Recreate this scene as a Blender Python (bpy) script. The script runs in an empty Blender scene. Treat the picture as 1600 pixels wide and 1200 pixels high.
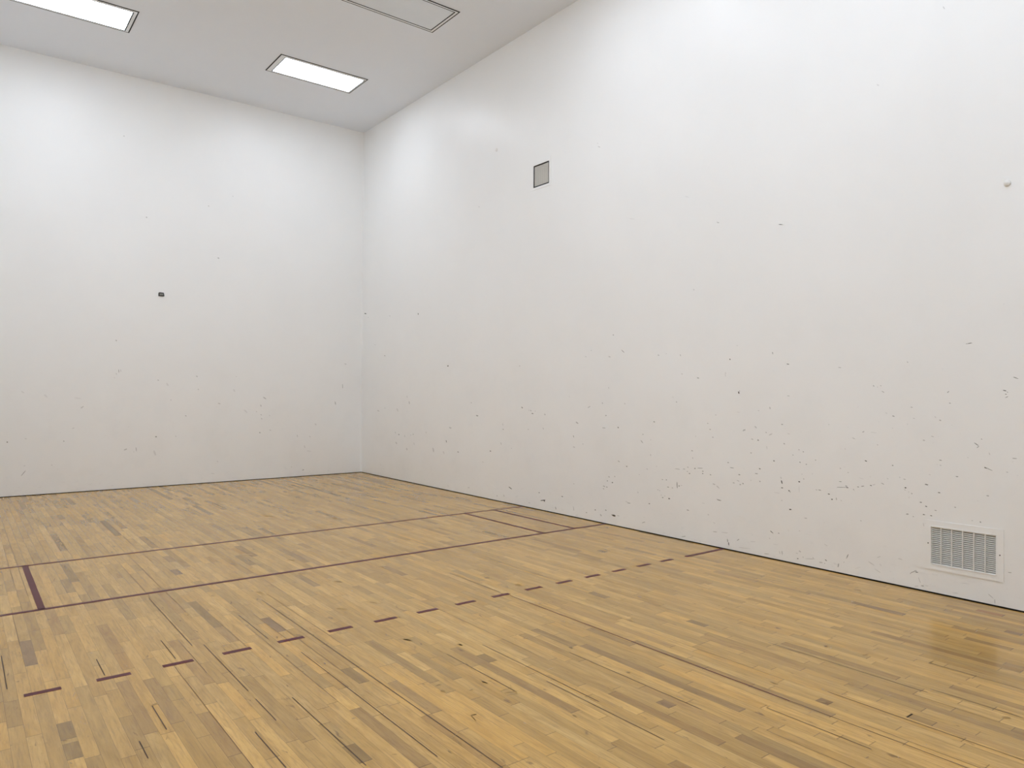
import bpy, bmesh, math, random
from mathutils import Vector, Matrix

FT = 0.3048
H = 6.0618            # ceiling height
XL = -6.17            # left wall plane
YB = -12.27           # rear wall plane
scene = bpy.context.scene
col = scene.collection

# ---------------------------------------------------------------- camera
cam_data = bpy.data.cameras.new('camera')
cam_data.sensor_width = 36.0
cam_data.lens = 36.0 * 1126.41 / 1600.0
cam_data.clip_start = 0.05
cam = bpy.data.objects.new('camera', cam_data)
col.objects.link(cam)
right = Vector((0.79149175, -0.61114425, 0.00659665))
up = Vector((-0.01032198, -0.00257466, 0.99994341))
fwd = Vector((0.61109268, 0.79151505, 0.00834604))
m = Matrix((right, up, -fwd)).transposed().to_4x4()
m.translation = Vector((-5.7372, -11.8021, 1.4814))
cam.matrix_world = m
scene.camera = cam

# ---------------------------------------------------------------- world, exposure
world = bpy.data.worlds.new('world')
scene.world = world
world.use_nodes = True
world.node_tree.nodes['Background'].inputs[0].default_value = (0.05, 0.05, 0.05, 1)
world.node_tree.nodes['Background'].inputs[1].default_value = 1.0
scene.view_settings.view_transform = 'Standard'
scene.view_settings.look = 'None'
scene.view_settings.exposure = 0.0
scene.view_settings.gamma = 1.0
scene.view_settings.use_curve_mapping = False
LAMP_STRENGTH = 12.5
LAMP_COLOR = (0.917, 0.989, 1.105, 1)
scene.cycles.max_bounces = 24
scene.cycles.diffuse_bounces = 20
scene.cycles.glossy_bounces = 6

# ---------------------------------------------------------------- helpers
def tag(o, label=None, cat=None, group=None, kind=None):
    if label: o['label'] = label
    if cat: o['category'] = cat
    if group: o['group'] = group
    if kind: o['kind'] = kind
    return o

def empty(name, loc, label, cat, group=None):
    o = bpy.data.objects.new(name, None)
    o.empty_display_size = 0.1
    o.location = loc
    col.objects.link(o)
    return tag(o, label, cat, group)

def obj(name, bm, mats, parent=None):
    bm.normal_update()
    me = bpy.data.meshes.new(name)
    bm.to_mesh(me); bm.free()
    for mt in (mats if isinstance(mats, (list, tuple)) else [mats]):
        me.materials.append(mt)
    o = bpy.data.objects.new(name, me)
    col.objects.link(o)
    if parent is not None:
        o.parent = parent
    return o

def box(bm, lo, hi, mi=0):
    x0, y0, z0 = lo; x1, y1, z1 = hi
    v = [bm.verts.new(p) for p in ((x0,y0,z0),(x1,y0,z0),(x1,y1,z0),(x0,y1,z0),(x0,y0,z1),(x1,y0,z1),(x1,y1,z1),(x0,y1,z1))]
    fs = []
    for q in ((3,2,1,0),(4,5,6,7),(0,1,5,4),(1,2,6,5),(2,3,7,6),(3,0,4,7)):
        f = bm.faces.new([v[i] for i in q]); f.material_index = mi; fs.append(f)
    return fs

def slab_with_holes(bm, axis, a0, a1, u0, u1, w0, w1, holes):
    """Wall slab: axis 0 -> normal x (u=y, w=z), axis 1 -> normal y (u=x, w=z), axis 2 -> normal z (u=x, w=y)."""
    us = sorted({u0, u1} | {h[0] for h in holes} | {h[1] for h in holes})
    ws = sorted({w0, w1} | {h[2] for h in holes} | {h[3] for h in holes})
    def P(a, u, w):
        return {0: (a, u, w), 1: (u, a, w), 2: (u, w, a)}[axis]
    cache = {}
    def V(a, u, w):
        k = (a, u, w)
        if k not in cache: cache[k] = bm.verts.new(P(a, u, w))
        return cache[k]
    def solid(i, j):
        if i < 0 or j < 0 or i >= len(us)-1 or j >= len(ws)-1: return False
        cu = (us[i]+us[i+1])/2; cw = (ws[j]+ws[j+1])/2
        return not any(h[0] < cu < h[1] and h[2] < cw < h[3] for h in holes)
    for i in range(len(us)-1):
        for j in range(len(ws)-1):
            if not solid(i, j): continue
            ua, ub, wa, wb = us[i], us[i+1], ws[j], ws[j+1]
            for a in (a0, a1):
                bm.faces.new([V(a,ua,wa), V(a,ub,wa), V(a,ub,wb), V(a,ua,wb)])
            if not solid(i-1, j): bm.faces.new([V(a0,ua,wa), V(a1,ua,wa), V(a1,ua,wb), V(a0,ua,wb)])
            if not solid(i+1, j): bm.faces.new([V(a0,ub,wa), V(a1,ub,wa), V(a1,ub,wb), V(a0,ub,wb)])
            if not solid(i, j-1): bm.faces.new([V(a0,ua,wa), V(a1,ua,wa), V(a1,ub,wa), V(a0,ub,wa)])
            if not solid(i, j+1): bm.faces.new([V(a0,ua,wb), V(a1,ua,wb), V(a1,ub,wb), V(a0,ub,wb)])
    bmesh.ops.recalc_face_normals(bm, faces=bm.faces)

# ---------------------------------------------------------------- materials
def new_mat(name):
    mt = bpy.data.materials.new(name); mt.use_nodes = True
    return mt, mt.node_tree, mt.node_tree.nodes['Principled BSDF']

def N(nt, kind, **kw):
    n = nt.nodes.new(kind)
    for k, val in kw.items(): setattr(n, k, val)
    return n

def math_n(nt, op, a, b=None, clamp=False):
    n = N(nt, 'ShaderNodeMath', operation=op); n.use_clamp = clamp
    for i, s in enumerate((a, b)):
        if s is None: continue
        if isinstance(s, (int, float)): n.inputs[i].default_value = s
        else: nt.links.new(s, n.inputs[i])
    return n.outputs[0]

def mix_n(nt, fac, a, b, mode='MIX'):
    n = N(nt, 'ShaderNodeMix', data_type='RGBA', blend_type=mode)
    for s, k in ((fac, 0), (a, 6), (b, 7)):
        if isinstance(s, (int, float)): n.inputs[k].default_value = s
        elif isinstance(s, tuple): n.inputs[k].default_value = s
        else: nt.links.new(s, n.inputs[k])
    return n.outputs[2]

def noise(nt, vec, scale, detail=3.0, rough=0.5, sc=None):
    n = N(nt, 'ShaderNodeTexNoise')
    n.inputs['Scale'].default_value = scale
    n.inputs['Detail'].default_value = detail
    n.inputs['Roughness'].default_value = rough
    if sc:
        mp = N(nt, 'ShaderNodeVectorMath', operation='MULTIPLY'); mp.inputs[1].default_value = sc
        nt.links.new(vec, mp.inputs[0]); vec = mp.outputs[0]
    nt.links.new(vec, n.inputs['Vector'])
    return n.outputs['Fac']

def ramp(nt, src, lo, hi, a=0.0, b=1.0):
    n = N(nt, 'ShaderNodeMapRange'); n.clamp = True
    n.inputs[1].default_value = lo; n.inputs[2].default_value = hi
    n.inputs[3].default_value = a; n.inputs[4].default_value = b
    nt.links.new(src, n.inputs[0])
    return n.outputs[0]

def plain(name, c, rough=0.5, metal=0.0, var=0.04, scale=30.0):
    mt, nt, b = new_mat(name)
    g = N(nt, 'ShaderNodeTexCoord').outputs['Object']
    f = noise(nt, g, scale)
    dark = tuple(x*(1-var*2) for x in c) + (1,)
    nt.links.new(mix_n(nt, f, dark, tuple(c)+(1,)), b.inputs['Base Color'])
    b.inputs['Roughness'].default_value = rough
    b.inputs['Metallic'].default_value = metal
    return mt

WALL_C = (0.896, 0.909, 0.910)
def wall_material():
    mt, nt, b = new_mat('white_wall_paint')
    geo = N(nt, 'ShaderNodeNewGeometry').outputs['Position']
    sep = N(nt, 'ShaderNodeSeparateXYZ'); nt.links.new(geo, sep.inputs[0])
    z = sep.outputs[2]
    big = noise(nt, geo, 0.9, 3, 0.55)
    base = mix_n(nt, ramp(nt, big, 0.3, 0.7), tuple(x*0.985 for x in WALL_C)+(1,), tuple(x*1.01 for x in WALL_C)+(1,))
    # ball scuffs and rubbed grime, mostly in the lower two metres
    band = math_n(nt, 'MULTIPLY', ramp(nt, z, 3.2, 0.7), 1.0)
    grime = ramp(nt, noise(nt, geo, 2.2, 6, 0.65), 0.50, 0.72)
    g1 = math_n(nt, 'MULTIPLY', math_n(nt, 'MULTIPLY', band, grime), 0.05)
    base = mix_n(nt, g1, base, (0.42, 0.42, 0.41, 1))
    streak = ramp(nt, noise(nt, geo, 9.0, 5, 0.7, (1.0, 1.0, 2.6)), 0.60, 0.74)
    low = ramp(nt, z, 0.40, 0.04)
    g2 = math_n(nt, 'MULTIPLY', math_n(nt, 'MULTIPLY', low, streak), 0.30)
    base = mix_n(nt, g2, base, (0.40, 0.43, 0.47, 1))
    speck = ramp(nt, noise(nt, geo, 34.0, 2, 0.5), 0.70, 0.77)
    band2 = ramp(nt, z, 2.2, 0.9)
    g3 = math_n(nt, 'MULTIPLY', math_n(nt, 'MULTIPLY', band2, speck), 0.12)
    base = mix_n(nt, g3, base, (0.30, 0.30, 0.29, 1))
    nt.links.new(base, b.inputs['Base Color'])
    r = noise(nt, geo, 3.0, 4, 0.6)
    nt.links.new(ramp(nt, r, 0.3, 0.7, 0.33, 0.42), b.inputs['Roughness'])
    b.inputs['IOR'].default_value = 1.45
    bh = math_n(nt, 'ADD', math_n(nt, 'MULTIPLY', noise(nt, geo, 1.6, 1, 0.4), 1.0), math_n(nt, 'MULTIPLY', noise(nt, geo, 45.0, 3, 0.6), 0.02))
    bp = N(nt, 'ShaderNodeBump'); bp.inputs['Strength'].default_value = 0.25; bp.inputs['Distance'].default_value = 0.012
    nt.links.new(bh, bp.inputs['Height']); nt.links.new(bp.outputs[0], b.inputs['Normal'])
    return mt

def ceiling_material():
    mt, nt, b = new_mat('ceiling_paint')
    geo = N(nt, 'ShaderNodeNewGeometry').outputs['Position']
    f = noise(nt, geo, 1.6, 4, 0.6)
    nt.links.new(mix_n(nt, f, (0.79, 0.83, 0.89, 1), (0.82, 0.86, 0.915, 1)), b.inputs['Base Color'])
    b.inputs['Roughness'].default_value = 0.75
    bp = N(nt, 'ShaderNodeBump'); bp.inputs['Strength'].default_value = 0.3; bp.inputs['Distance'].default_value = 0.003
    nt.links.new(noise(nt, geo, 30, 3), bp.inputs['Height']); nt.links.new(bp.outputs[0], b.inputs['Normal'])
    return mt

def mark_material(name, vcol='mark'):
    """Rubber scuffs and chips: the strength of each mark is a face attribute."""
    mt, nt, b = new_mat(name)
    a = N(nt, 'ShaderNodeAttribute', attribute_name=vcol)
    nt.links.new(a.outputs['Color'], b.inputs['Base Color'])
    b.inputs['Roughness'].default_value = 0.5
    return mt

def floor_material():
    mt, nt, b = new_mat('varnished_maple_strip')
    colr = N(nt, 'ShaderNodeAttribute', attribute_name='board').outputs['Color']
    rnd = N(nt, 'ShaderNodeAttribute', attribute_name='grain').outputs['Fac']
    uv = N(nt, 'ShaderNodeUVMap', uv_map='board_uv').outputs[0]
    geo = N(nt, 'ShaderNodeNewGeometry').outputs['Position']
    sep = N(nt, 'ShaderNodeSeparateXYZ'); nt.links.new(geo, sep.inputs[0])
    comb = N(nt, 'ShaderNodeCombineXYZ')
    nt.links.new(math_n(nt, 'MULTIPLY', sep.outputs[0], 14.0), comb.inputs[0])
    nt.links.new(math_n(nt, 'MULTIPLY', sep.outputs[1], 2.2), comb.inputs[1])
    nt.links.new(math_n(nt, 'MULTIPLY', rnd, 40.0), comb.inputs[2])
    fine = noise(nt, comb.outputs[0], 7.0, 4, 0.7, (1.0, 0.35, 1.0))
    g = N(nt, 'ShaderNodeTexNoise'); g.inputs['Scale'].default_value = 1.6; g.inputs['Detail'].default_value = 6; g.inputs['Roughness'].default_value = 0.62; g.inputs['Distortion'].default_value = 0.8
    nt.links.new(comb.outputs[0], g.inputs['Vector'])
    figure = ramp(nt, g.outputs['Fac'], 0.30, 0.72)
    c = mix_n(nt, 1.0, colr, mix_n(nt, figure, (0.78, 0.74, 0.66, 1), (1.10, 1.10, 1.10, 1)), 'MULTIPLY')
    c = mix_n(nt, ramp(nt, fine, 0.49, 0.66, 0.0, 0.38), c, (0.20, 0.115, 0.045, 1))
    # mineral streaks / small knots
    comb2 = N(nt, 'ShaderNodeCombineXYZ')
    nt.links.new(math_n(nt, 'MULTIPLY', sep.outputs[0], 22.0), comb2.inputs[0])
    nt.links.new(math_n(nt, 'MULTIPLY', sep.outputs[1], 7.0), comb2.inputs[1])
    nt.links.new(math_n(nt, 'MULTIPLY', rnd, 17.0), comb2.inputs[2])
    k = N(nt, 'ShaderNodeTexNoise'); k.inputs['Scale'].default_value = 0.9; k.inputs['Detail'].default_value = 3; k.inputs['Distortion'].default_value = 1.6
    nt.links.new(comb2.outputs[0], k.inputs['Vector'])
    knot = math_n(nt, 'MULTIPLY', ramp(nt, k.outputs['Fac'], 0.675, 0.76), 0.6)
    c = mix_n(nt, knot, c, (0.10, 0.055, 0.025, 1))
    # board edges and end joints
    su = N(nt, 'ShaderNodeSeparateXYZ'); nt.links.new(uv, su.inputs[0])
    edge = math_n(nt, 'MULTIPLY', ramp(nt, su.outputs[0], 0.0022, 0.0006), 0.62)
    joint = math_n(nt, 'MULTIPLY', ramp(nt, su.outputs[1], 0.006, 0.002), 0.6)
    e = math_n(nt, 'MAXIMUM', edge, joint)
    c = mix_n(nt, e, c, (0.06, 0.035, 0.018, 1))
    nt.links.new(c, b.inputs['Base Color'])
    rg = noise(nt, geo, 1.3, 5, 0.6)
    nt.links.new(ramp(nt, rg, 0.3, 0.7, 0.15, 0.24), b.inputs['Roughness'])
    b.inputs['IOR'].default_value = 1.5
    bp = N(nt, 'ShaderNodeBump'); bp.inputs['Strength'].default_value = 0.12; bp.inputs['Distance'].default_value = 0.002
    nt.links.new(math_n(nt, 'SUBTRACT', g.outputs['Fac'], e), bp.inputs['Height']); nt.links.new(bp.outputs[0], b.inputs['Normal'])
    return mt

def line_material():
    mt, nt, b = new_mat('maroon_court_paint')
    geo = N(nt, 'ShaderNodeNewGeometry').outputs['Position']
    f = noise(nt, geo, 12, 4)
    nt.links.new(mix_n(nt, f, (0.075, 0.007, 0.012, 1), (0.11, 0.011, 0.019, 1)), b.inputs['Base Color'])
    b.inputs['Roughness'].default_value = 0.38
    b.inputs['IOR'].default_value = 1.30
    return mt

def lamp_material():
    mt, nt, b = new_mat('lit_acrylic_diffuser')
    b.inputs['Base Color'].default_value = (0.9, 0.9, 0.9, 1)
    b.inputs['Emission Color'].default_value = LAMP_COLOR
    b.inputs['Emission Strength'].default_value = LAMP_STRENGTH
    return mt

def unlit_material():
    mt, nt, b = new_mat('unlit_prismatic_acrylic')
    g = N(nt, 'ShaderNodeTexCoord').outputs['Object']
    f = noise(nt, g, 2.5, 3)
    nt.links.new(mix_n(nt, f, (0.66, 0.70, 0.74, 1), (0.76, 0.80, 0.84, 1)), b.inputs['Base Color'])
    b.inputs['Roughness'].default_value = 0.16
    b.inputs['IOR'].default_value = 1.6
    v = N(nt, 'ShaderNodeTexVoronoi'); v.inputs['Scale'].default_value = 60
    nt.links.new(g, v.inputs['Vector'])
    bp = N(nt, 'ShaderNodeBump'); bp.inputs['Strength'].default_value = 0.12; bp.inputs['Distance'].default_value = 0.001
    nt.links.new(v.outputs['Distance'], bp.inputs['Height']); nt.links.new(bp.outputs[0], b.inputs['Normal'])
    return mt

M_WALL = wall_material()
M_CEIL = ceiling_material()
M_MARK = mark_material('scuff_rubber')
M_FLOOR = floor_material()
M_GAP = plain('dark_gap', (0.03, 0.025, 0.02), 0.9)
M_LINE = line_material()
M_LAMP = lamp_material()
M_UNLIT = unlit_material()
M_FRAME = plain('white_enamel_frame', (0.84, 0.86, 0.88), 0.4)
M_SHADOW_RIM = plain('dark_shadow_rim', (0.02, 0.02, 0.02), 0.8)  # near-black tone that paints in shadow lines at fixture edges
M_LOUVER = plain('painted_steel_louver', (0.86, 0.86, 0.84), 0.45)
M_DUCT = plain('dark_duct_sheet', (0.035, 0.033, 0.03), 0.8)
M_GRID = plain('grey_eggcrate_plastic', (0.74, 0.73, 0.69), 0.6)
M_SCREW = plain('dark_screw', (0.06, 0.055, 0.05), 0.4, 0.6)
M_CAP = plain('white_plastic_cap', (0.82, 0.82, 0.80), 0.35)
M_PLATE = plain('dark_plate', (0.05, 0.05, 0.05), 0.5)
M_PLATE2 = plain('grey_plate_face', (0.24, 0.24, 0.23), 0.5)

FRONT_MARKS = [
    (-5.1789, 0.7373, 0.0093, -0.002, -0.0007, -0.0063, 0.8), (-4.5297, 0.7254, 0.01, -0.0021, -0.0007, -0.0058, 0.5), (-3.3519, 0.747, 0.0115, -0.0022, -0.0009, -0.0071, 0.7), (-3.8567, 1.7175, 0.0018, -0.0297, -0.0039, -0.0003, 0.45),
    (-3.8304, 1.7268, 0.0018, -0.0227, -0.0031, -0.0003, 0.35), (-3.8874, 1.6785, 0.0079, -0.0138, -0.0026, -0.0019, 0.3), (-3.91, 1.6206, 0.0063, -0.0086, -0.0024, -0.0022, 0.2), (-3.8952, 2.1613, 0.0063, -0.0119, -0.0053, -0.0037, 0.3),
    (-4.3125, 1.1979, 0.0204, 0.0168, 0.0035, -0.0056, 0.25), (-3.7596, 0.5751, 0.0234, 0.0112, 0.0034, -0.0081, 0.25), (-3.6173, 0.5722, 0.0035, -0.0355, -0.0048, -0.0003, 0.35), (-3.6487, 0.5348, 0.0033, -0.009, -0.0029, -0.0012, 0.25),
    (-3.366, 0.5071, 0.0169, -0.0456, -0.0121, -0.0047, 0.12), (-2.9377, 1.0526, 0.0104, -0.0075, -0.0038, -0.0061, 0.3), (-3.3306, 1.5936, 0.0116, -0.0052, -0.0025, -0.0067, 0.25), (-4.9942, 0.3085, 0.0307, 0.0419, 0.0031, -0.0034, 0.45),
    (-4.7509, 1.3592, 0.0212, -0.0248, -0.0097, -0.0117, 0.08), (-4.9746, 0.7766, 0.0163, -0.0055, -0.0013, -0.0063, 0.15), (-4.4191, 0.9034, 0.0173, 0.008, 0.0023, -0.0063, 0.15), (-3.0765, 0.7448, 0.0069, -0.013, -0.0059, -0.0034, 0.15),
    (-4.6683, 0.3985, 0.0057, -0.007, -0.0039, -0.0045, 0.2), (-4.9817, 0.4086, 0.0122, 0.0025, 0.0009, -0.0048, 0.15), (-3.2021, 1.5319, 0.017, -0.027, -0.0097, -0.0071, 0.1), (-4.3651, 1.3254, 0.0439, -0.0069, -0.0007, -0.0067, 0.08),
    (-5.0121, 1.4079, 0.0164, -0.0162, -0.0051, -0.0075, 0.1), (-3.1495, 1.296, 0.0068, -0.0073, -0.0047, -0.0051, 0.2), (-1.7315, 1.3227, 0.0306, -0.0197, -0.0033, -0.0052, 0.35), (-1.7926, 1.198, 0.0055, -0.0214, -0.0077, -0.0019, 0.25),
    (-1.7877, 1.0518, 0.0125, -0.0091, -0.0031, -0.0043, 0.3), (-1.7782, 0.9875, 0.009, -0.0144, -0.0045, -0.0027, 0.3), (-1.8062, 0.7602, 0.0089, -0.0092, -0.0062, -0.0061, 0.4), (-1.6368, 0.7962, 0.0181, -0.0059, -0.0015, -0.0051, 0.25),
    (-0.3717, 1.5272, 0.0035, -0.044, -0.0051, -0.0004, 0.4), (-0.5053, 1.2351, 0.0084, -0.0343, -0.0089, -0.0018, 0.3), (-0.3219, 1.9193, 0.0227, -0.0051, -0.0021, -0.0075, 0.2), (-2.7822, 1.6592, 0.0129, -0.0082, -0.0042, -0.0072, 0.25),
    (-2.7594, 1.4598, 0.0113, -0.0101, -0.0041, -0.0052, 0.2), (-2.4446, 1.2377, 0.0249, -0.007, -0.0021, -0.0083, 0.2), (-2.0371, 1.112, 0.0262, -0.0267, -0.0073, -0.0074, 0.1), (-0.8593, 0.8728, 0.0197, -0.0173, -0.009, -0.0095, 0.12),
    (-0.9583, 0.6652, 0.0155, -0.008, -0.0034, -0.0065, 0.2), (-1.1781, 0.6874, 0.0078, -0.0242, -0.0072, -0.0019, 0.2), (-1.049, 0.4982, 0.0098, -0.0282, -0.0054, -0.0015, 0.2), (-0.9715, 0.4206, 0.0483, -0.0115, -0.0009, -0.0045, 0.15),
    (-1.074, 0.1078, 0.019, 0.0043, 0.0023, -0.0072, 0.4), (-1.2729, 0.1695, 0.0094, -0.006, -0.0028, -0.0045, 0.25), (-2.1883, 1.6674, 0.0069, -0.0069, -0.0048, -0.005, 0.15), (-2.4606, 0.3267, 0.0149, -0.0077, -0.0026, -0.0061, 0.15),
    (-1.8625, 1.1027, 0.0054, -0.0072, -0.0042, -0.0031, 0.25), (-1.6481, 1.0352, 0.0091, -0.0091, -0.005, -0.005, 0.15), (-2.2202, 1.4455, 0.0172, -0.0261, -0.0084, -0.0058, 0.1), (-2.5329, 0.1425, 0.0328, -0.0073, -0.0009, -0.0067, 0.12),
    (-3.8233, 5.1583, 0.0104, -0, -0.0012, -0.0072, 0.3), (-3.5125, 4.0146, 0.0109, -0.0055, -0.0049, -0.0099, 0.3), (-2.635, 4.3232, 0.0119, -0.0006, -0.0013, -0.0076, 0.25), (-2.4808, 3.5278, 0.0146, -0.0033, -0.003, -0.0099, 0.3),
    (-2.2676, 4.5409, 0.0063, -0.0053, -0.0043, -0.0053, 0.2), (-3.8912, 2.1633, 0.0042, -0.0091, -0.0055, -0.0034, 0.25),
]
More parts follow.
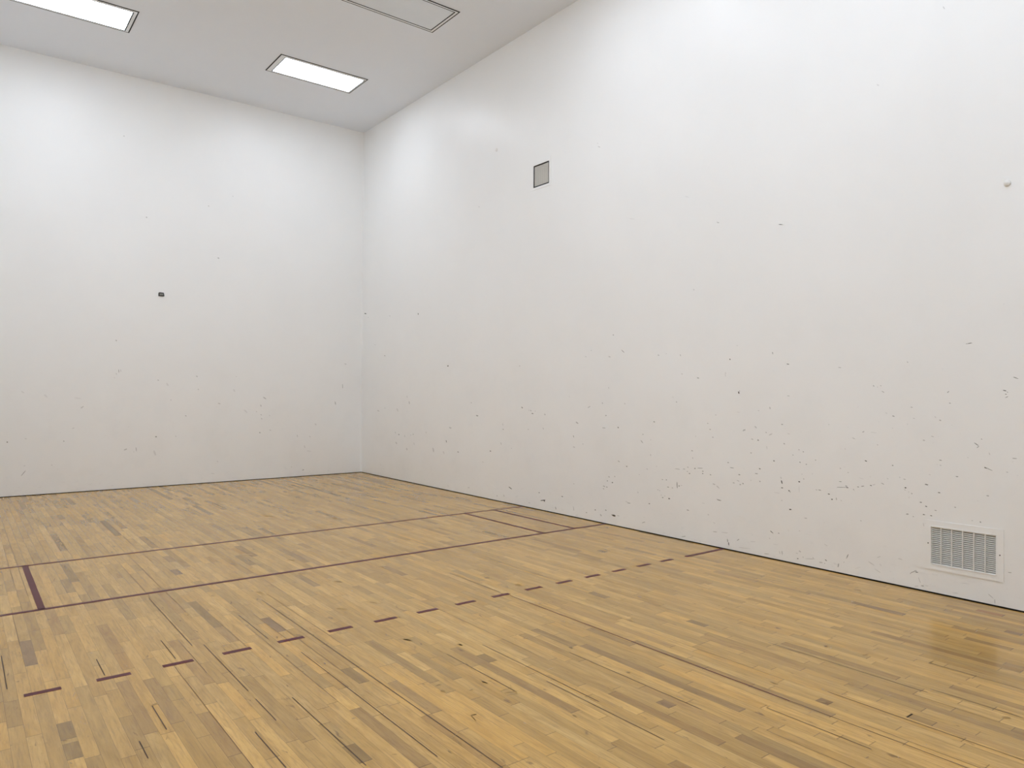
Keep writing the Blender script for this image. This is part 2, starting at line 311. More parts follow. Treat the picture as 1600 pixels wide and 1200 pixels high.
RIGHT_MARKS = [
    (-0.1085, 2.8181, -0.0427, -0.0098, 0.0073, -0.0095, 0.7), (-1.9517, 2.6651, -0.0113, -0.0141, 0.0136, -0.0019, 0.7), (-1.0195, 2.7051, -0.0211, -0.0036, 0.002, -0.0048, 0.3), (-0.2178, 2.7417, -0.0094, -0.0071, 0.0097, -0.0022, 0.25),
    (-0.8521, 2.0465, -0.0216, -0.0068, 0.0087, -0.0067, 0.4), (-2.8265, 1.8299, -0.0132, -0.0074, 0.0138, -0.0072, 0.7), (-0.4878, 2.2477, -0.0227, -0.0093, 0.0084, -0.0045, 0.15), (-4.5319, 1.7916, -0.0075, -0.0063, 0.0079, -0.0035, 0.25),
    (-1.694, 1.2671, -0.0119, -0.0266, 0.0094, -0.0012, 0.35), (-1.6229, 1.364, -0.0118, -0.0133, 0.0089, -0.002, 0.2), (-0.6328, 1.1104, -0.0444, -0.0111, 0.0112, -0.0091, 0.2), (-1.3095, 1.1384, -0.0248, -0.0288, 0.0225, -0.005, 0.12),
    (-0.8715, 1.1633, -0.0258, -0.0034, 0.0033, -0.0049, 0.2), (-3.4382, 1.2986, -0.012, -0.0048, 0.0071, -0.0055, 0.3), (-3.5845, 1.1213, -0.0291, -0.0024, 0.0025, -0.0074, 0.45), (-4.587, 1.2579, -0.0149, -0.0119, 0.0098, -0.0048, 0.5),
    (-4.7959, 1.1875, -0.0215, -0.0054, 0.0048, -0.007, 0.5), (-4.7621, 1.2243, -0.0073, -0.0104, 0.0066, -0.002, 0.4), (-4.85, 1.2206, -0.006, -0.0073, 0.0052, -0.0018, 0.25), (-4.7261, 1.2279, -0.0097, -0.0104, 0.0052, -0.002, 0.2),
    (-5.0311, 1.1842, -0.0092, -0.0086, 0.0057, -0.0026, 0.2), (-2.9037, 0.9221, -0.0324, -0.0073, 0.0085, -0.0098, 0.2), (-4.1873, 0.9616, -0.0159, -0.0024, 0.0033, -0.0062, 0.4), (-4.1814, 1.0232, -0.0068, -0.0156, 0.0064, -0.0012, 0.2),
    (-4.7165, 0.985, -0.0145, -0.0023, 0.0022, -0.0044, 0.25), (-5.0099, 1.0092, -0.0093, -0.0114, 0.0061, -0.0023, 0.25), (-1.2465, 0.7678, -0.0085, -0.0173, 0.008, -0.0013, 0.3), (-1.3603, 0.7422, -0.0162, -0.007, 0.0113, -0.0061, 0.5),
    (-1.555, 0.7294, -0.0081, -0.0169, 0.0095, -0.0016, 0.25), (-1.8235, 0.7724, -0.0152, -0.0068, 0.0093, -0.0052, 0.35), (-1.7479, 0.7551, -0.0115, -0.0051, 0.008, -0.0045, 0.2), (-2.2192, 0.8209, -0.0215, -0.0063, 0.0078, -0.0065, 0.15),
    (-3.5986, 4.025, -0.0117, -0.0073, 0.0052, -0.003, 0.3), (-2.7958, 0.7193, -0.0085, -0.0207, 0.0096, -0.0017, 0.6), (-3.1117, 0.5847, -0.0188, -0.0038, 0.0048, -0.0058, 0.5), (-3.9047, 0.6531, -0.0139, -0.0071, 0.0087, -0.0058, 0.5),
    (-1.2777, 0.6022, -0.0288, -0.0179, 0.0165, -0.0067, 0.2), (-1.6284, 0.5221, -0.0159, -0.0239, 0.0148, -0.0033, 0.2), (-2.4338, 0.5685, -0.0144, -0.0353, 0.0169, -0.003, 0.2), (-1.8559, 0.6229, -0.0117, -0.0276, 0.011, -0.0018, 0.15),
    (-4.1445, 0.7703, -0.0055, -0.0187, 0.0078, -0.0013, 0.25), (-4.3466, 0.2062, -0.0412, -0.0126, 0.0043, -0.0043, 0.8), (-5.007, 0.1263, -0.0571, 0.013, -0.0013, -0.0049, 0.7), (-5.0368, 0.1168, -0.0115, -0.0089, 0.0046, -0.0027, 0.4),
    (-4.937, 0.2125, -0.0116, -0.0031, 0.0059, -0.0071, 0.5), (-4.0641, 0.0692, -0.0135, -0.0064, 0.0076, -0.0054, 0.3), (-4.2155, 0.0874, -0.0107, -0.0177, 0.0099, -0.0032, 0.2), (-3.3905, 0.1032, -0.03, -0.0017, 0.0042, -0.0086, 0.15),
    (-4.3717, 0.7238, -0.0128, -0.0023, 0.0023, -0.0038, 0.2), (-3.733, 0.4913, -0.0284, -0.0026, 0.002, -0.0041, 0.15), (-3.9815, 0.1849, -0.0821, -0.02, 0.0035, -0.0038, -0.5), (-4.7451, 0.0634, -0.0192, -0.0006, 0.0014, -0.0038, 0.25),
    (-2.7288, 0.5482, -0.0202, -0.0199, 0.0177, -0.0061, 0.1), (-6.1942, 2.0963, -0.0092, -0.0045, 0.0042, -0.0049, 0.45), (-6.34, 1.9093, -0.0251, -0.0205, 0.0045, -0.0029, 0.35), (-6.1371, 1.8572, -0.0186, -0.0039, 0.0015, -0.0045, 0.3),
    (-5.7603, 1.8708, -0.02, -0.0027, 0.0007, -0.0034, 0.2), (-6.842, 1.8504, -0.0113, -0.0053, 0.0032, -0.0042, 0.25), (-7.125, 1.8407, -0.0031, -0.0109, 0.0044, -0.0006, 0.35), (-7.1456, 1.6532, -0.0075, -0.0073, 0.0046, -0.003, 0.2),
    (-7.3426, 1.6106, -0.0173, -0.0031, 0.0011, -0.0046, 0.45), (-7.7082, 1.7826, -0.0053, -0.0058, 0.0046, -0.003, 0.7), (-7.6623, 1.6529, -0.0034, -0.0091, 0.0032, -0.0008, 0.25), (-6.1286, 1.5126, -0.0047, -0.0106, 0.0053, -0.0012, 0.25),
    (-6.0325, 1.3404, -0.0076, -0.0079, 0.0063, -0.0031, 0.3), (-5.8147, 1.2925, -0.0236, 0.0129, -0.0036, -0.0032, 0.3), (-6.0881, 1.2039, -0.0075, -0.0064, 0.0073, -0.0044, 0.35), (-5.6152, 1.1062, -0.0288, -0.0128, 0.0059, -0.0059, 0.3),
    (-6.0573, 1.0649, -0.0339, -0.0005, 0.0004, -0.004, 0.35), (-6.2745, 1.0801, -0.0091, -0.0061, 0.0063, -0.0049, 0.5), (-6.7867, 1.1616, -0.0114, -0.0045, 0.0036, -0.005, 0.5), (-6.6344, 1.023, -0.0117, -0.0025, 0.0019, -0.0043, 0.3),
    (-6.6198, 0.9464, -0.0169, -0.0167, 0.0041, -0.0025, 0.35), (-5.5589, 0.9438, -0.0063, -0.0137, 0.0069, -0.0018, 0.4), (-7.0792, 1.3719, -0.0046, -0.0072, 0.0054, -0.0023, 0.3), (-7.5521, 1.2565, -0.0082, -0.0026, 0.0013, -0.0027, 0.3),
    (-7.4598, 1.1728, -0.0098, -0.0031, 0.0022, -0.0043, 0.3), (-7.4879, 1.1164, -0.0097, -0.003, 0.0022, -0.0043, 0.3), (-7.5202, 1.0422, -0.0069, -0.0042, 0.0034, -0.0038, 0.35), (-6.3743, 1.3403, -0.0072, -0.0128, 0.0049, -0.0015, 0.2),
    (-5.8487, 1.9392, -0.0098, -0.0045, 0.004, -0.0045, 0.15), (-5.5662, 0.8193, -0.0207, -0.0056, 0.0037, -0.0053, 0.2), (-5.7187, 0.864, -0.0061, -0.0038, 0.0042, -0.0032, 0.3), (-6.7423, 0.9725, -0.0066, -0.0027, 0.0022, -0.0028, 0.25),
    (-7.3184, 1.0415, -0.0058, -0.0032, 0.0026, -0.003, 0.25), (-6.9449, 1.8628, -0.0063, -0.0033, 0.0021, -0.0025, 0.2), (-7.033, 1.4195, -0.0123, -0.0035, 0.0013, -0.0029, 0.12), (-5.4819, 1.4081, -0.0085, -0.0084, 0.0044, -0.002, 0.12),
    (-5.0422, 1.1851, -0.0069, -0.0101, 0.0063, -0.0019, 0.25), (-7.2757, 0.8962, -0.0102, -0.0022, 0.0019, -0.0046, 0.45), (-7.2833, 0.8261, -0.0059, -0.0066, 0.0048, -0.003, 0.25), (-6.2898, 0.7101, -0.018, -0.0077, 0.0026, -0.0029, 0.4),
    (-6.4055, 0.6667, -0.0105, -0.0023, 0.003, -0.0056, 0.55), (-6.1417, 0.5268, -0.0148, -0.0018, 0.0019, -0.0046, 0.4), (-6.2278, 0.5406, -0.0091, -0.003, 0.0032, -0.0043, 0.35), (-6.1161, 0.4803, -0.0112, -0.0008, 0.0015, -0.0047, 0.5),
    (-6.1936, 0.4699, -0.011, -0.0035, 0.0046, -0.0062, 0.6), (-6.0623, 0.4159, -0.0151, -0.005, 0.0035, -0.0043, 0.45), (-6.1073, 0.4115, -0.0075, -0.0058, 0.0051, -0.0035, 0.45), (-6.0569, 0.3859, -0.0132, -0.0019, 0.0019, -0.004, 0.4),
    (-6.7434, 0.8149, -0.005, -0.0109, 0.0046, -0.0015, 0.25), (-5.3651, 0.2167, -0.0193, -0.0027, 0.0027, -0.005, 0.65), (-5.0296, 0.1276, -0.0229, -0.0045, 0.0045, -0.0065, 0.8), (-5.9275, 0.133, -0.0116, -0.0025, 0.0038, -0.006, 0.5),
    (-6.0943, 0.1529, -0.0112, -0.0025, 0.0037, -0.0059, 0.5), (-6.2183, 0.1106, -0.0328, -0.0006, 0.0027, -0.0094, 0.9), (-6.1945, 0.1138, -0.0201, 0.0002, 0.001, -0.004, 0.6), (-6.2852, 0.1174, -0.0216, 0.0004, 0.0007, -0.0033, 0.3),
    (-6.4398, 0.2758, -0.0227, -0.0003, 0.0011, -0.0046, 0.4), (-6.4082, 0.2859, -0.0263, -0.0031, 0.0011, -0.0026, 0.25), (-6.727, 0.3063, -0.0115, -0.0016, 0.0022, -0.005, 0.6), (-5.7851, 0.0835, -0.0119, -0.0018, 0.003, -0.0055, 0.4),
    (-6.0177, 0.0862, -0.0115, -0.0118, 0.0081, -0.0046, 0.3), (-5.2494, 0.0642, -0.0067, -0.0164, 0.0085, -0.0025, 0.4), (-5.5683, 0.0997, -0.0054, -0.0273, 0.0061, -0.0013, 0.25), (-6.649, 0.0998, -0.025, 0.0113, -0.0022, -0.0038, 0.35),
    (-6.9025, 0.5754, -0.0095, -0.0021, 0.0021, -0.0042, 0.35), (-6.9529, 0.5781, -0.0063, -0.003, 0.0037, -0.0043, 0.45), (-6.9767, 0.5063, -0.0125, -0.0017, 0.0018, -0.0048, 0.4), (-7.0309, 0.505, -0.0092, -0.002, 0.002, -0.0041, 0.35),
    (-6.8428, 0.4643, -0.008, -0.0022, 0.0021, -0.0036, 0.35), (-6.8668, 0.4584, -0.0064, -0.003, 0.0028, -0.0033, 0.3), (-6.9068, 0.3919, -0.0111, -0.0017, 0.0021, -0.0049, 0.5), (-6.8877, 0.4154, -0.0079, -0.0021, 0.0018, -0.003, 0.3),
    (-6.9351, 0.4112, -0.0063, -0.0023, 0.0021, -0.0028, 0.35), (-6.9914, 0.3913, -0.0109, -0.0023, 0.003, -0.006, 0.7), (-7.0918, 0.5382, -0.0032, -0.0357, 0.0045, -0.0007, 0.6), (-7.116, 0.5337, -0.0061, -0.0029, 0.004, -0.0048, 0.7),
    (-7.1446, 0.5416, -0.012, 0.0037, -0.0007, -0.0022, 0.3), (-7.0939, 0.7007, -0.0379, -0.0002, 0.0004, -0.003, 0.3), (-7.178, 0.7083, -0.0149, -0.0016, 0.0014, -0.0047, 0.25), (-7.2253, 0.7303, -0.0103, -0.002, 0.0015, -0.0035, 0.35),
    (-7.31, 0.725, -0.0058, -0.0042, 0.0051, -0.0046, 0.5), (-7.3703, 0.7339, -0.0357, 0.0015, 0.0002, -0.0029, 0.5), (-7.2181, 0.6882, -0.0089, -0.0015, 0.0014, -0.0035, 0.4), (-7.2447, 0.6706, -0.0088, -0.0027, 0.0029, -0.005, 0.5),
    (-7.406, 0.7069, -0.0085, -0.0021, 0.0019, -0.0039, 0.6), (-7.4032, 0.6846, -0.0057, -0.0029, 0.0034, -0.004, 0.6), (-7.4944, 0.6818, -0.0083, -0.0026, 0.0025, -0.0043, 0.5), (-7.693, 0.8156, -0.0106, -0.0019, 0.0014, -0.0039, 0.45),
    (-7.7327, 0.7698, -0.0263, -0.0004, 0.0005, -0.0034, 0.4), (-7.753, 0.6322, -0.0092, -0.0024, 0.002, -0.0043, 0.3), (-7.5362, 0.5956, -0.0165, -0.0039, 0.0021, -0.0044, 0.3), (-7.5801, 0.5741, -0.0205, -0.0148, 0.0029, -0.0027, 0.25),
    (-7.5943, 0.4508, -0.0244, -0.0015, 0.001, -0.004, 0.6), (-7.5739, 0.4562, -0.0055, -0.0039, 0.0024, -0.0023, 0.4), (-7.2277, 0.3068, -0.0177, -0.0011, 0.0012, -0.0042, 0.4), (-7.5481, 0.145, -0.0274, 0.0021, 0.0004, -0.0035, 0.35),
    (-7.1774, 0.0383, -0.0297, 0.0079, -0.0008, -0.0046, 0.3), (-7.5408, 0.2272, -0.0137, -0.0036, 0.0018, -0.0033, 0.15), (-6.5678, 0.4077, -0.0069, -0.0094, 0.0076, -0.0037, 0.15), (-6.695, 0.6645, -0.0133, -0.0051, 0.003, -0.004, 0.2),
    (-6.822, 0.7032, -0.0113, -0.0015, 0.0009, -0.0025, 0.25), (-6.5868, 0.5963, -0.0085, -0.0024, 0.0019, -0.003, 0.2), (-5.5699, 0.39, -0.0083, -0.0047, 0.0044, -0.0034, 0.25), (-7.4713, 0.2962, -0.0098, -0.0032, 0.0027, -0.0044, 0.2),
    (-7.4147, 0.3994, -0.0212, -0.0008, 0.0007, -0.0029, 0.12), (-7.8048, 1.472, -0.0039, -0.0122, 0.0062, -0.0015, 0.9), (-7.8138, 1.4865, -0.0039, -0.0033, 0.0027, -0.0024, 0.5), (-8.1536, 1.8237, -0.003, -0.0129, 0.0041, -0.0006, 0.4),
    (-8.3019, 1.7231, -0.0137, -0.0029, 0.0008, -0.0036, 0.65), (-8.767, 1.6832, -0.0142, -0.0018, 0.0004, -0.0034, 0.3), (-9.0434, 1.5325, -0.0056, -0.0038, 0.0023, -0.0035, 0.4), (-9.0734, 1.524, -0.0037, -0.0024, 0.0015, -0.0024, 0.25),
    (-9.0994, 1.5335, -0.0056, -0.0019, 0.0009, -0.0027, 0.35), (-9.1151, 1.4866, -0.012, -0.0074, 0.0014, -0.0024, 0.4), (-9.2986, 1.7134, -0.0061, -0.0029, 0.0012, -0.0029, 0.3), (-8.3075, 1.4462, -0.0137, -0.0019, 0.0006, -0.0036, 0.25),
    (-8.1293, 1.3366, -0.0024, -0.0117, 0.0047, -0.0009, 0.3), (-8.0157, 1.3101, -0.0086, -0.0025, 0.0012, -0.0031, 0.2), (-8.2486, 1.1954, -0.0093, -0.0017, 0.001, -0.0036, 0.5), (-7.8641, 1.1264, -0.0165, 0.0085, -0.0036, -0.0056, 0.3),
    (-7.9856, 1.1594, -0.0124, -0.0114, 0.0036, -0.0031, 0.25), (-8.0107, 1.0437, -0.0062, -0.005, 0.0052, -0.0049, 0.5), (-7.9501, 1.0488, -0.0125, -0.0036, 0.0018, -0.0042, 0.3), (-8.0919, 1.117, -0.006, -0.004, 0.0034, -0.0039, 0.3),
    (-8.1374, 1.1023, -0.0178, 0.0084, -0.002, -0.0038, 0.25), (-8.2701, 1.0276, -0.0081, -0.0032, 0.0023, -0.0044, 0.35), (-8.4094, 0.9849, -0.0045, -0.0038, 0.0027, -0.0027, 0.45), (-8.6761, 1.2123, -0.0052, -0.0028, 0.0019, -0.0031, 0.25),
    (-8.9627, 1.1669, -0.0086, 0.0052, -0.0021, -0.0037, 0.3), (-8.8832, 1.1107, -0.0118, -0.0051, 0.0013, -0.0027, 0.3), (-9.0744, 1.0698, -0.0056, -0.0025, 0.0014, -0.003, 0.3), (-9.1947, 1.2989, -0.009, -0.0025, 0.0012, -0.004, 0.4),
    (-9.1412, 1.3214, -0.0082, -0.0021, 0.0006, -0.0023, 0.2), (-8.8141, 1.0208, -0.0025, -0.0096, 0.0024, -0.0008, 0.2), (-9.1886, 1.2059, -0.0045, -0.0021, 0.001, -0.0021, 0.2), (-8.3121, 1.1167, -0.0114, -0.002, 0.0007, -0.0026, 0.2),
    (-9.0462, 1.1644, -0.0282, -0.0014, 0.0002, -0.0019, 0.15), (-8.0996, 0.9826, -0.0031, -0.0158, 0.003, -0.0006, 0.2), (-7.786, 1.9072, -0.0104, -0.0027, 0.0008, -0.0027, 0.15), (-7.6583, 1.636, -0.0054, -0.017, 0.0032, -0.0007, 0.15),
    (-7.8018, 1.2899, -0.0194, -0.0011, 0.0003, -0.0028, 0.12), (-7.9369, 0.9241, -0.0075, -0.0027, 0.0022, -0.0041, 0.4), (-8.1704, 0.87, -0.0071, -0.0037, 0.0029, -0.0042, 0.6), (-8.4493, 0.9707, -0.0055, -0.0027, 0.0023, -0.0037, 0.45),
    (-8.3525, 0.9357, -0.0068, -0.0021, 0.0013, -0.003, 0.3), (-8.4187, 0.878, -0.0067, -0.0036, 0.0031, -0.0045, 0.4), (-8.477, 0.8655, -0.0066, -0.002, 0.0017, -0.0039, 0.45), (-8.5601, 0.909, -0.0054, -0.0026, 0.0022, -0.0036, 0.35),
    (-7.8148, 0.7136, -0.0116, -0.0016, 0.0015, -0.0049, 0.55), (-8.0289, 0.7873, -0.0098, -0.0034, 0.0024, -0.0046, 0.7), (-7.9935, 0.7407, -0.016, -0.0006, 0.0006, -0.0038, 0.4), (-8.0306, 0.6742, -0.0086, -0.0023, 0.0019, -0.0042, 0.4),
    (-7.938, 0.6754, -0.005, -0.0038, 0.0026, -0.0026, 0.25), (-7.8021, 0.6559, -0.0168, -0.0049, 0.0011, -0.0021, 0.4), (-7.8255, 0.624, -0.0077, -0.0014, 0.0014, -0.0038, 0.5), (-7.8548, 0.636, -0.0064, -0.0032, 0.0029, -0.0039, 0.55),
    (-7.7594, 0.6314, -0.0065, -0.0021, 0.0017, -0.0032, 0.3), (-8.2471, 0.6894, -0.0059, -0.0172, 0.005, -0.0019, 0.9), (-8.2388, 0.7274, -0.0035, -0.0102, 0.0022, -0.0008, 0.4), (-8.2507, 0.6405, -0.0116, -0.0008, 0.0009, -0.0042, 0.7),
    (-8.3162, 0.6228, -0.008, -0.0032, 0.0025, -0.0044, 0.7), (-8.3276, 0.6147, -0.0057, -0.0035, 0.0021, -0.0027, 0.5), (-8.4115, 0.7108, -0.01, -0.001, 0.0012, -0.0051, 0.95), (-8.4534, 0.7387, -0.0055, -0.003, 0.0025, -0.0036, 0.35),
    (-8.4367, 0.778, -0.0055, -0.0015, 0.0012, -0.003, 0.2), (-8.5315, 0.7892, -0.0032, -0.0027, 0.0023, -0.0024, 0.2), (-8.5673, 0.6596, -0.0085, -0.0021, 0.0009, -0.0025, 0.4), (-8.5971, 0.661, -0.0138, -0.0014, 0.0007, -0.003, 0.5),
    (-8.6778, 0.6364, -0.0104, -0.0013, 0.001, -0.004, 0.7), (-8.7048, 0.597, -0.0072, -0.0026, 0.0025, -0.0052, 0.7), (-8.7416, 0.6055, -0.0021, -0.0106, 0.003, -0.0009, 0.4), (-8.7832, 0.596, -0.0061, -0.0041, 0.0019, -0.0025, 0.2),
    (-8.7747, 0.7498, -0.0141, -0.0005, 0.0004, -0.003, 0.5), (-8.7849, 0.7048, -0.0554, 0.0052, 0, -0.002, 0.55), (-8.823, 0.7188, -0.01, -0.0013, 0.0007, -0.0029, 0.6), (-8.8329, 0.7082, -0.0119, -0.0006, 0.0006, -0.0039, 0.7),
    (-8.9213, 0.7228, -0.0078, -0.0011, 0.0007, -0.0029, 0.7), (-8.957, 0.7325, -0.0125, 0.0033, -0.0004, -0.0028, 0.65), (-9.0237, 0.7455, -0.0094, -0.0013, 0.0008, -0.0033, 0.7), (-9.0472, 0.7547, -0.0141, 0.0043, -0.0003, -0.0014, 0.35),
    (-8.8853, 0.6976, -0.0049, -0.0052, 0.0023, -0.0021, 0.4), (-9.1149, 0.7694, -0.0129, -0.0052, 0.0012, -0.0026, 0.4), (-8.9824, 0.9364, -0.0115, -0.0034, 0.0013, -0.0037, 0.75), (-9.1911, 0.9183, -0.0063, -0.0013, 0.001, -0.0036, 0.6),
    (-8.7744, 0.8586, -0.0061, -0.0034, 0.0022, -0.0035, 0.25), (-8.8396, 0.8304, -0.004, -0.0035, 0.0031, -0.0034, 0.25), (-8.3293, 0.4623, -0.0136, -0.0002, 0.0009, -0.0052, 0.8), (-8.4731, 0.4083, -0.0142, 0, 0.0005, -0.0031, 0.3),
    (-8.2489, 0.5301, -0.0046, -0.0036, 0.0033, -0.0034, 0.25), (-8.1492, 0.2394, -0.0178, -0.0099, 0.0026, -0.0033, 0.7), (-8.2198, 0.2391, -0.007, -0.0015, 0.0018, -0.0042, 0.45), (-8.4163, 0.2913, -0.0067, -0.001, 0.0009, -0.0026, 0.25),
    (-8.9452, 0.4554, -0.0039, -0.0052, 0.0028, -0.0023, 0.3), (-7.6897, 0.0864, -0.004, -0.015, 0.0039, -0.0014, 0.6), (-7.7018, 0.0582, -0.0027, -0.0163, 0.0046, -0.0013, 0.75), (-7.8047, 0.1114, -0.0116, 0.0108, -0.003, -0.0024, 0.4),
    (-8.0999, 0.0372, -0.03, 0.0034, 0.0002, -0.0027, 0.4), (-8.2529, 0.0737, -0.0035, -0.0182, 0.0046, -0.0015, 0.25), (-8.2297, 0.0715, -0.0047, -0.0149, 0.0034, -0.0014, 0.2), (-8.4005, 0.0513, -0.0078, -0.0006, 0.0014, -0.0047, 0.6),
    (-8.5102, 0.0699, -0.0487, 0.0077, 0.0001, -0.002, 0.4), (-8.5403, 0.0837, -0.0043, -0.0063, 0.0023, -0.0017, 0.35), (-8.4502, 0.0729, -0.0044, -0.0043, 0.0021, -0.002, 0.35), (-8.4213, 0.1167, -0.0111, -0.0052, 0.0022, -0.0033, 0.35),
    (-8.3925, 0.095, -0.0112, -0.0021, 0.001, -0.0026, 0.25), (-8.6535, 0.0851, -0.0094, -0.0072, 0.0033, -0.0038, 0.5), (-8.6096, 0.0587, -0.019, -0.0013, 0.0017, -0.0061, 0.2), (-8.6432, 0.0572, -0.0042, -0.0012, 0.0014, -0.0029, 0.4),
    (-8.8345, 0.1506, -0.0089, 0.0211, -0.0032, -0.0008, 0.55), (-8.7595, 0.0631, 0.003, -0.0182, 0.0045, -0.0002, 0.4), (-8.8067, 0.0987, -0.004, 0.0076, -0.0017, -0.0006, 0.3), (-9.0858, 0.1928, -0.0167, 0.0097, -0.0012, -0.0028, 0.2),
    (-9.0299, 0.1303, -0.0283, -0.0134, 0.0016, -0.0027, 0.2), (-9.0767, 0.0831, -0.0279, -0.0131, 0.0013, -0.0022, 0.2), (-8.6532, 0.2114, -0.0157, -0.0072, 0.0017, -0.0028, 0.15), (-9.0998, 0.1346, -0.0092, -0.0076, 0.0033, -0.0039, 0.1),
    (-9.3008, 0.5588, -0.0087, -0.0011, 0.0008, -0.0037, 0.4), (-9.1533, 0.8126, -0.0064, -0.004, 0.0016, -0.0024, 0.2), (-8.9473, 0.7937, -0.0193, -0.0038, 0.0005, -0.0019, 0.12), (-7.6562, 0.154, -0.0401, 0.003, 0.0003, -0.0029, 0.2),
    (-7.8715, 0.048, -0.0698, 0.0058, 0.0003, -0.0028, 0.2), (-7.9591, 0.1211, -0.0311, 0.0037, 0.0001, -0.0022, 0.2), (-8.1985, 0.5914, -0.0352, 0.0015, 0.0002, -0.0021, 0.15), (-8.9249, 0.0764, -0.029, 0.0134, -0.0005, -0.0018, 0.15),
    (-8.1886, 0.1358, -0.0294, -0.0002, 0.0006, -0.0027, 0.1), (-8.1292, 0.1788, -0.0084, -0.0039, 0.0028, -0.0039, 0.15), (-8.4117, 0.6471, -0.0018, -0.0306, 0.0022, -0.0004, 0.15), (-9.5829, 1.4887, -0.0071, 0.0071, -0.0019, -0.0023, 0.45),
    (-9.5951, 1.4064, -0.0078, -0.0014, 0.0005, -0.0031, 0.4), (-9.3287, 1.3708, -0.0092, -0.0014, 0.0006, -0.0036, 0.3), (-9.3465, 1.2874, -0.0084, -0.0013, 0.0005, -0.0028, 0.25), (-9.2988, 1.2419, -0.0031, -0.0031, 0.0022, -0.0024, 0.2),
    (-9.5292, 1.2797, -0.0065, -0.0037, 0.0018, -0.0035, 0.4), (-9.4963, 1.3021, -0.0073, -0.0045, 0.0015, -0.0028, 0.2), (-9.4767, 1.1576, -0.0125, -0.0033, 0.0006, -0.0023, 0.3), (-9.4165, 1.1256, -0.009, -0.0019, 0.0009, -0.0039, 0.3),
    (-9.7995, 1.1565, -0.0053, -0.0012, 0.0006, -0.003, 0.4), (-9.7673, 1.1184, -0.0169, -0.0125, 0.0016, -0.0026, 0.6), (-9.7774, 1.1001, -0.0081, 0.0081, -0.0017, -0.0022, 0.4), (-9.941, 1.4997, -0.0115, -0.0029, 0.0006, -0.0032, 0.9),
    (-9.957, 1.4895, -0.0051, -0.0022, 0.0007, -0.0021, 0.5), (-9.9474, 1.4748, -0.0064, -0.0014, 0.0005, -0.0029, 0.6), (-9.9538, 1.4557, -0.0108, 0.0067, -0.0012, -0.0026, 0.4), (-9.9538, 1.466, -0.0064, -0.0051, 0.0018, -0.003, -0.7),
    (-9.8409, 0.9512, -0.0264, -0.0111, 0.0008, -0.0021, 0.5), (-9.8243, 0.9564, -0.0086, -0.0037, 0.0012, -0.0032, 0.8), (-10.0002, 1.0362, -0.0144, -0.0003, 0.0002, -0.0029, 0.35), (-9.9567, 0.9382, -0.0076, -0.0015, 0.0005, -0.0025, 0.3),
    (-9.5318, 0.9859, -0.0094, -0.0008, 0.0004, -0.0031, 0.5), (-9.5318, 0.9483, -0.0073, -0.0025, 0.0011, -0.003, 0.25), (-9.6424, 0.877, -0.0091, -0.0006, 0.0005, -0.0035, 0.5), (-9.4365, 0.797, -0.0134, -0.0017, 0.0007, -0.0036, 0.7),
    (-9.5227, 0.7475, -0.0094, -0.0013, 0.0007, -0.0035, 0.7), (-9.2857, 0.7565, -0.0078, -0.0016, 0.0014, -0.0052, 0.95), (-9.2819, 0.7406, -0.0078, -0.0016, 0.0006, -0.002, 0.4), (-9.2778, 0.8206, -0.0102, -0.0014, 0.0006, -0.0028, 0.35),
    (-9.2433, 0.8318, -0.0063, -0.0014, 0.0007, -0.0024, 0.25), (-9.3307, 0.7179, -0.0069, -0.0012, 0.0008, -0.0032, 0.35), (-9.3091, 0.7275, -0.0054, -0.0014, 0.0005, -0.0016, 0.3), (-9.3955, 0.66, -0.0091, -0.0012, 0.0008, -0.0036, 0.6),
    (-9.4338, 0.6347, -0.0075, -0.0022, 0.0012, -0.0035, 0.7), (-9.4989, 0.6134, -0.0095, -0.0003, 0.0004, -0.0032, 0.4), (-9.6301, 0.6536, -0.007, -0.001, 0.0006, -0.0027, 0.5), (-9.8377, 0.7618, -0.0099, -0.0011, 0.0006, -0.0034, 0.4),
    (-9.4587, 0.8731, -0.0089, -0.0011, 0.0004, -0.0024, 0.2), (-9.8493, 1.0564, -0.0033, -0.0087, 0.0018, -0.001, 0.25), (-9.713, 1.0196, -0.0069, -0.0014, 0.0005, -0.0023, 0.15), (-9.7236, 1.837, -0.0168, 0.0019, -0.0003, -0.0024, 0.85),
    (-9.7044, 1.8347, -0.0072, 0.0007, -0.0002, -0.0016, 0.6), (-10.007, 1.5867, -0.0197, -0.0083, 0.0005, -0.0017, 0.8), (-9.2978, 0.5569, -0.0101, -0.0002, 0.0005, -0.0033, 0.4), (-9.3425, 0.5455, -0.0061, -0.0015, 0.0011, -0.0032, 0.3),
    (-9.4175, 0.5713, -0.0097, -0.001, 0.0006, -0.0028, 0.8), (-9.4681, 0.5705, -0.0081, -0.0012, 0.0008, -0.0032, 0.7), (-9.7927, 0.5714, -0.0047, -0.0038, 0.0022, -0.0032, 0.6), (-9.7408, 0.5743, -0.0054, -0.0007, 0.0005, -0.0023, 0.3),
    (-9.3448, 0.1303, -0.0191, 0.0119, -0.0007, -0.0017, 0.6), (-9.3677, 0.1318, -0.0114, -0.0009, 0.0008, -0.0033, 0.7), (-9.3257, 0.1168, -0.0092, 0.0115, -0.0014, -0.0011, 0.5), (-9.3601, 0.143, -0.0114, 0.0007, 0.0002, -0.0016, 0.5),
    (-9.9706, 0.2523, -0.0126, 0.0008, 0.0002, -0.0022, 0.45), (-9.4094, 0.0384, -0.0113, 0.0005, 0.0005, -0.0032, 0.5), (-9.3641, 0.0261, -0.0152, 0.0049, -0.0002, -0.0016, 0.35), (-9.4393, 0.045, -0.0149, 0.0013, 0.0002, -0.0016, 0.3),
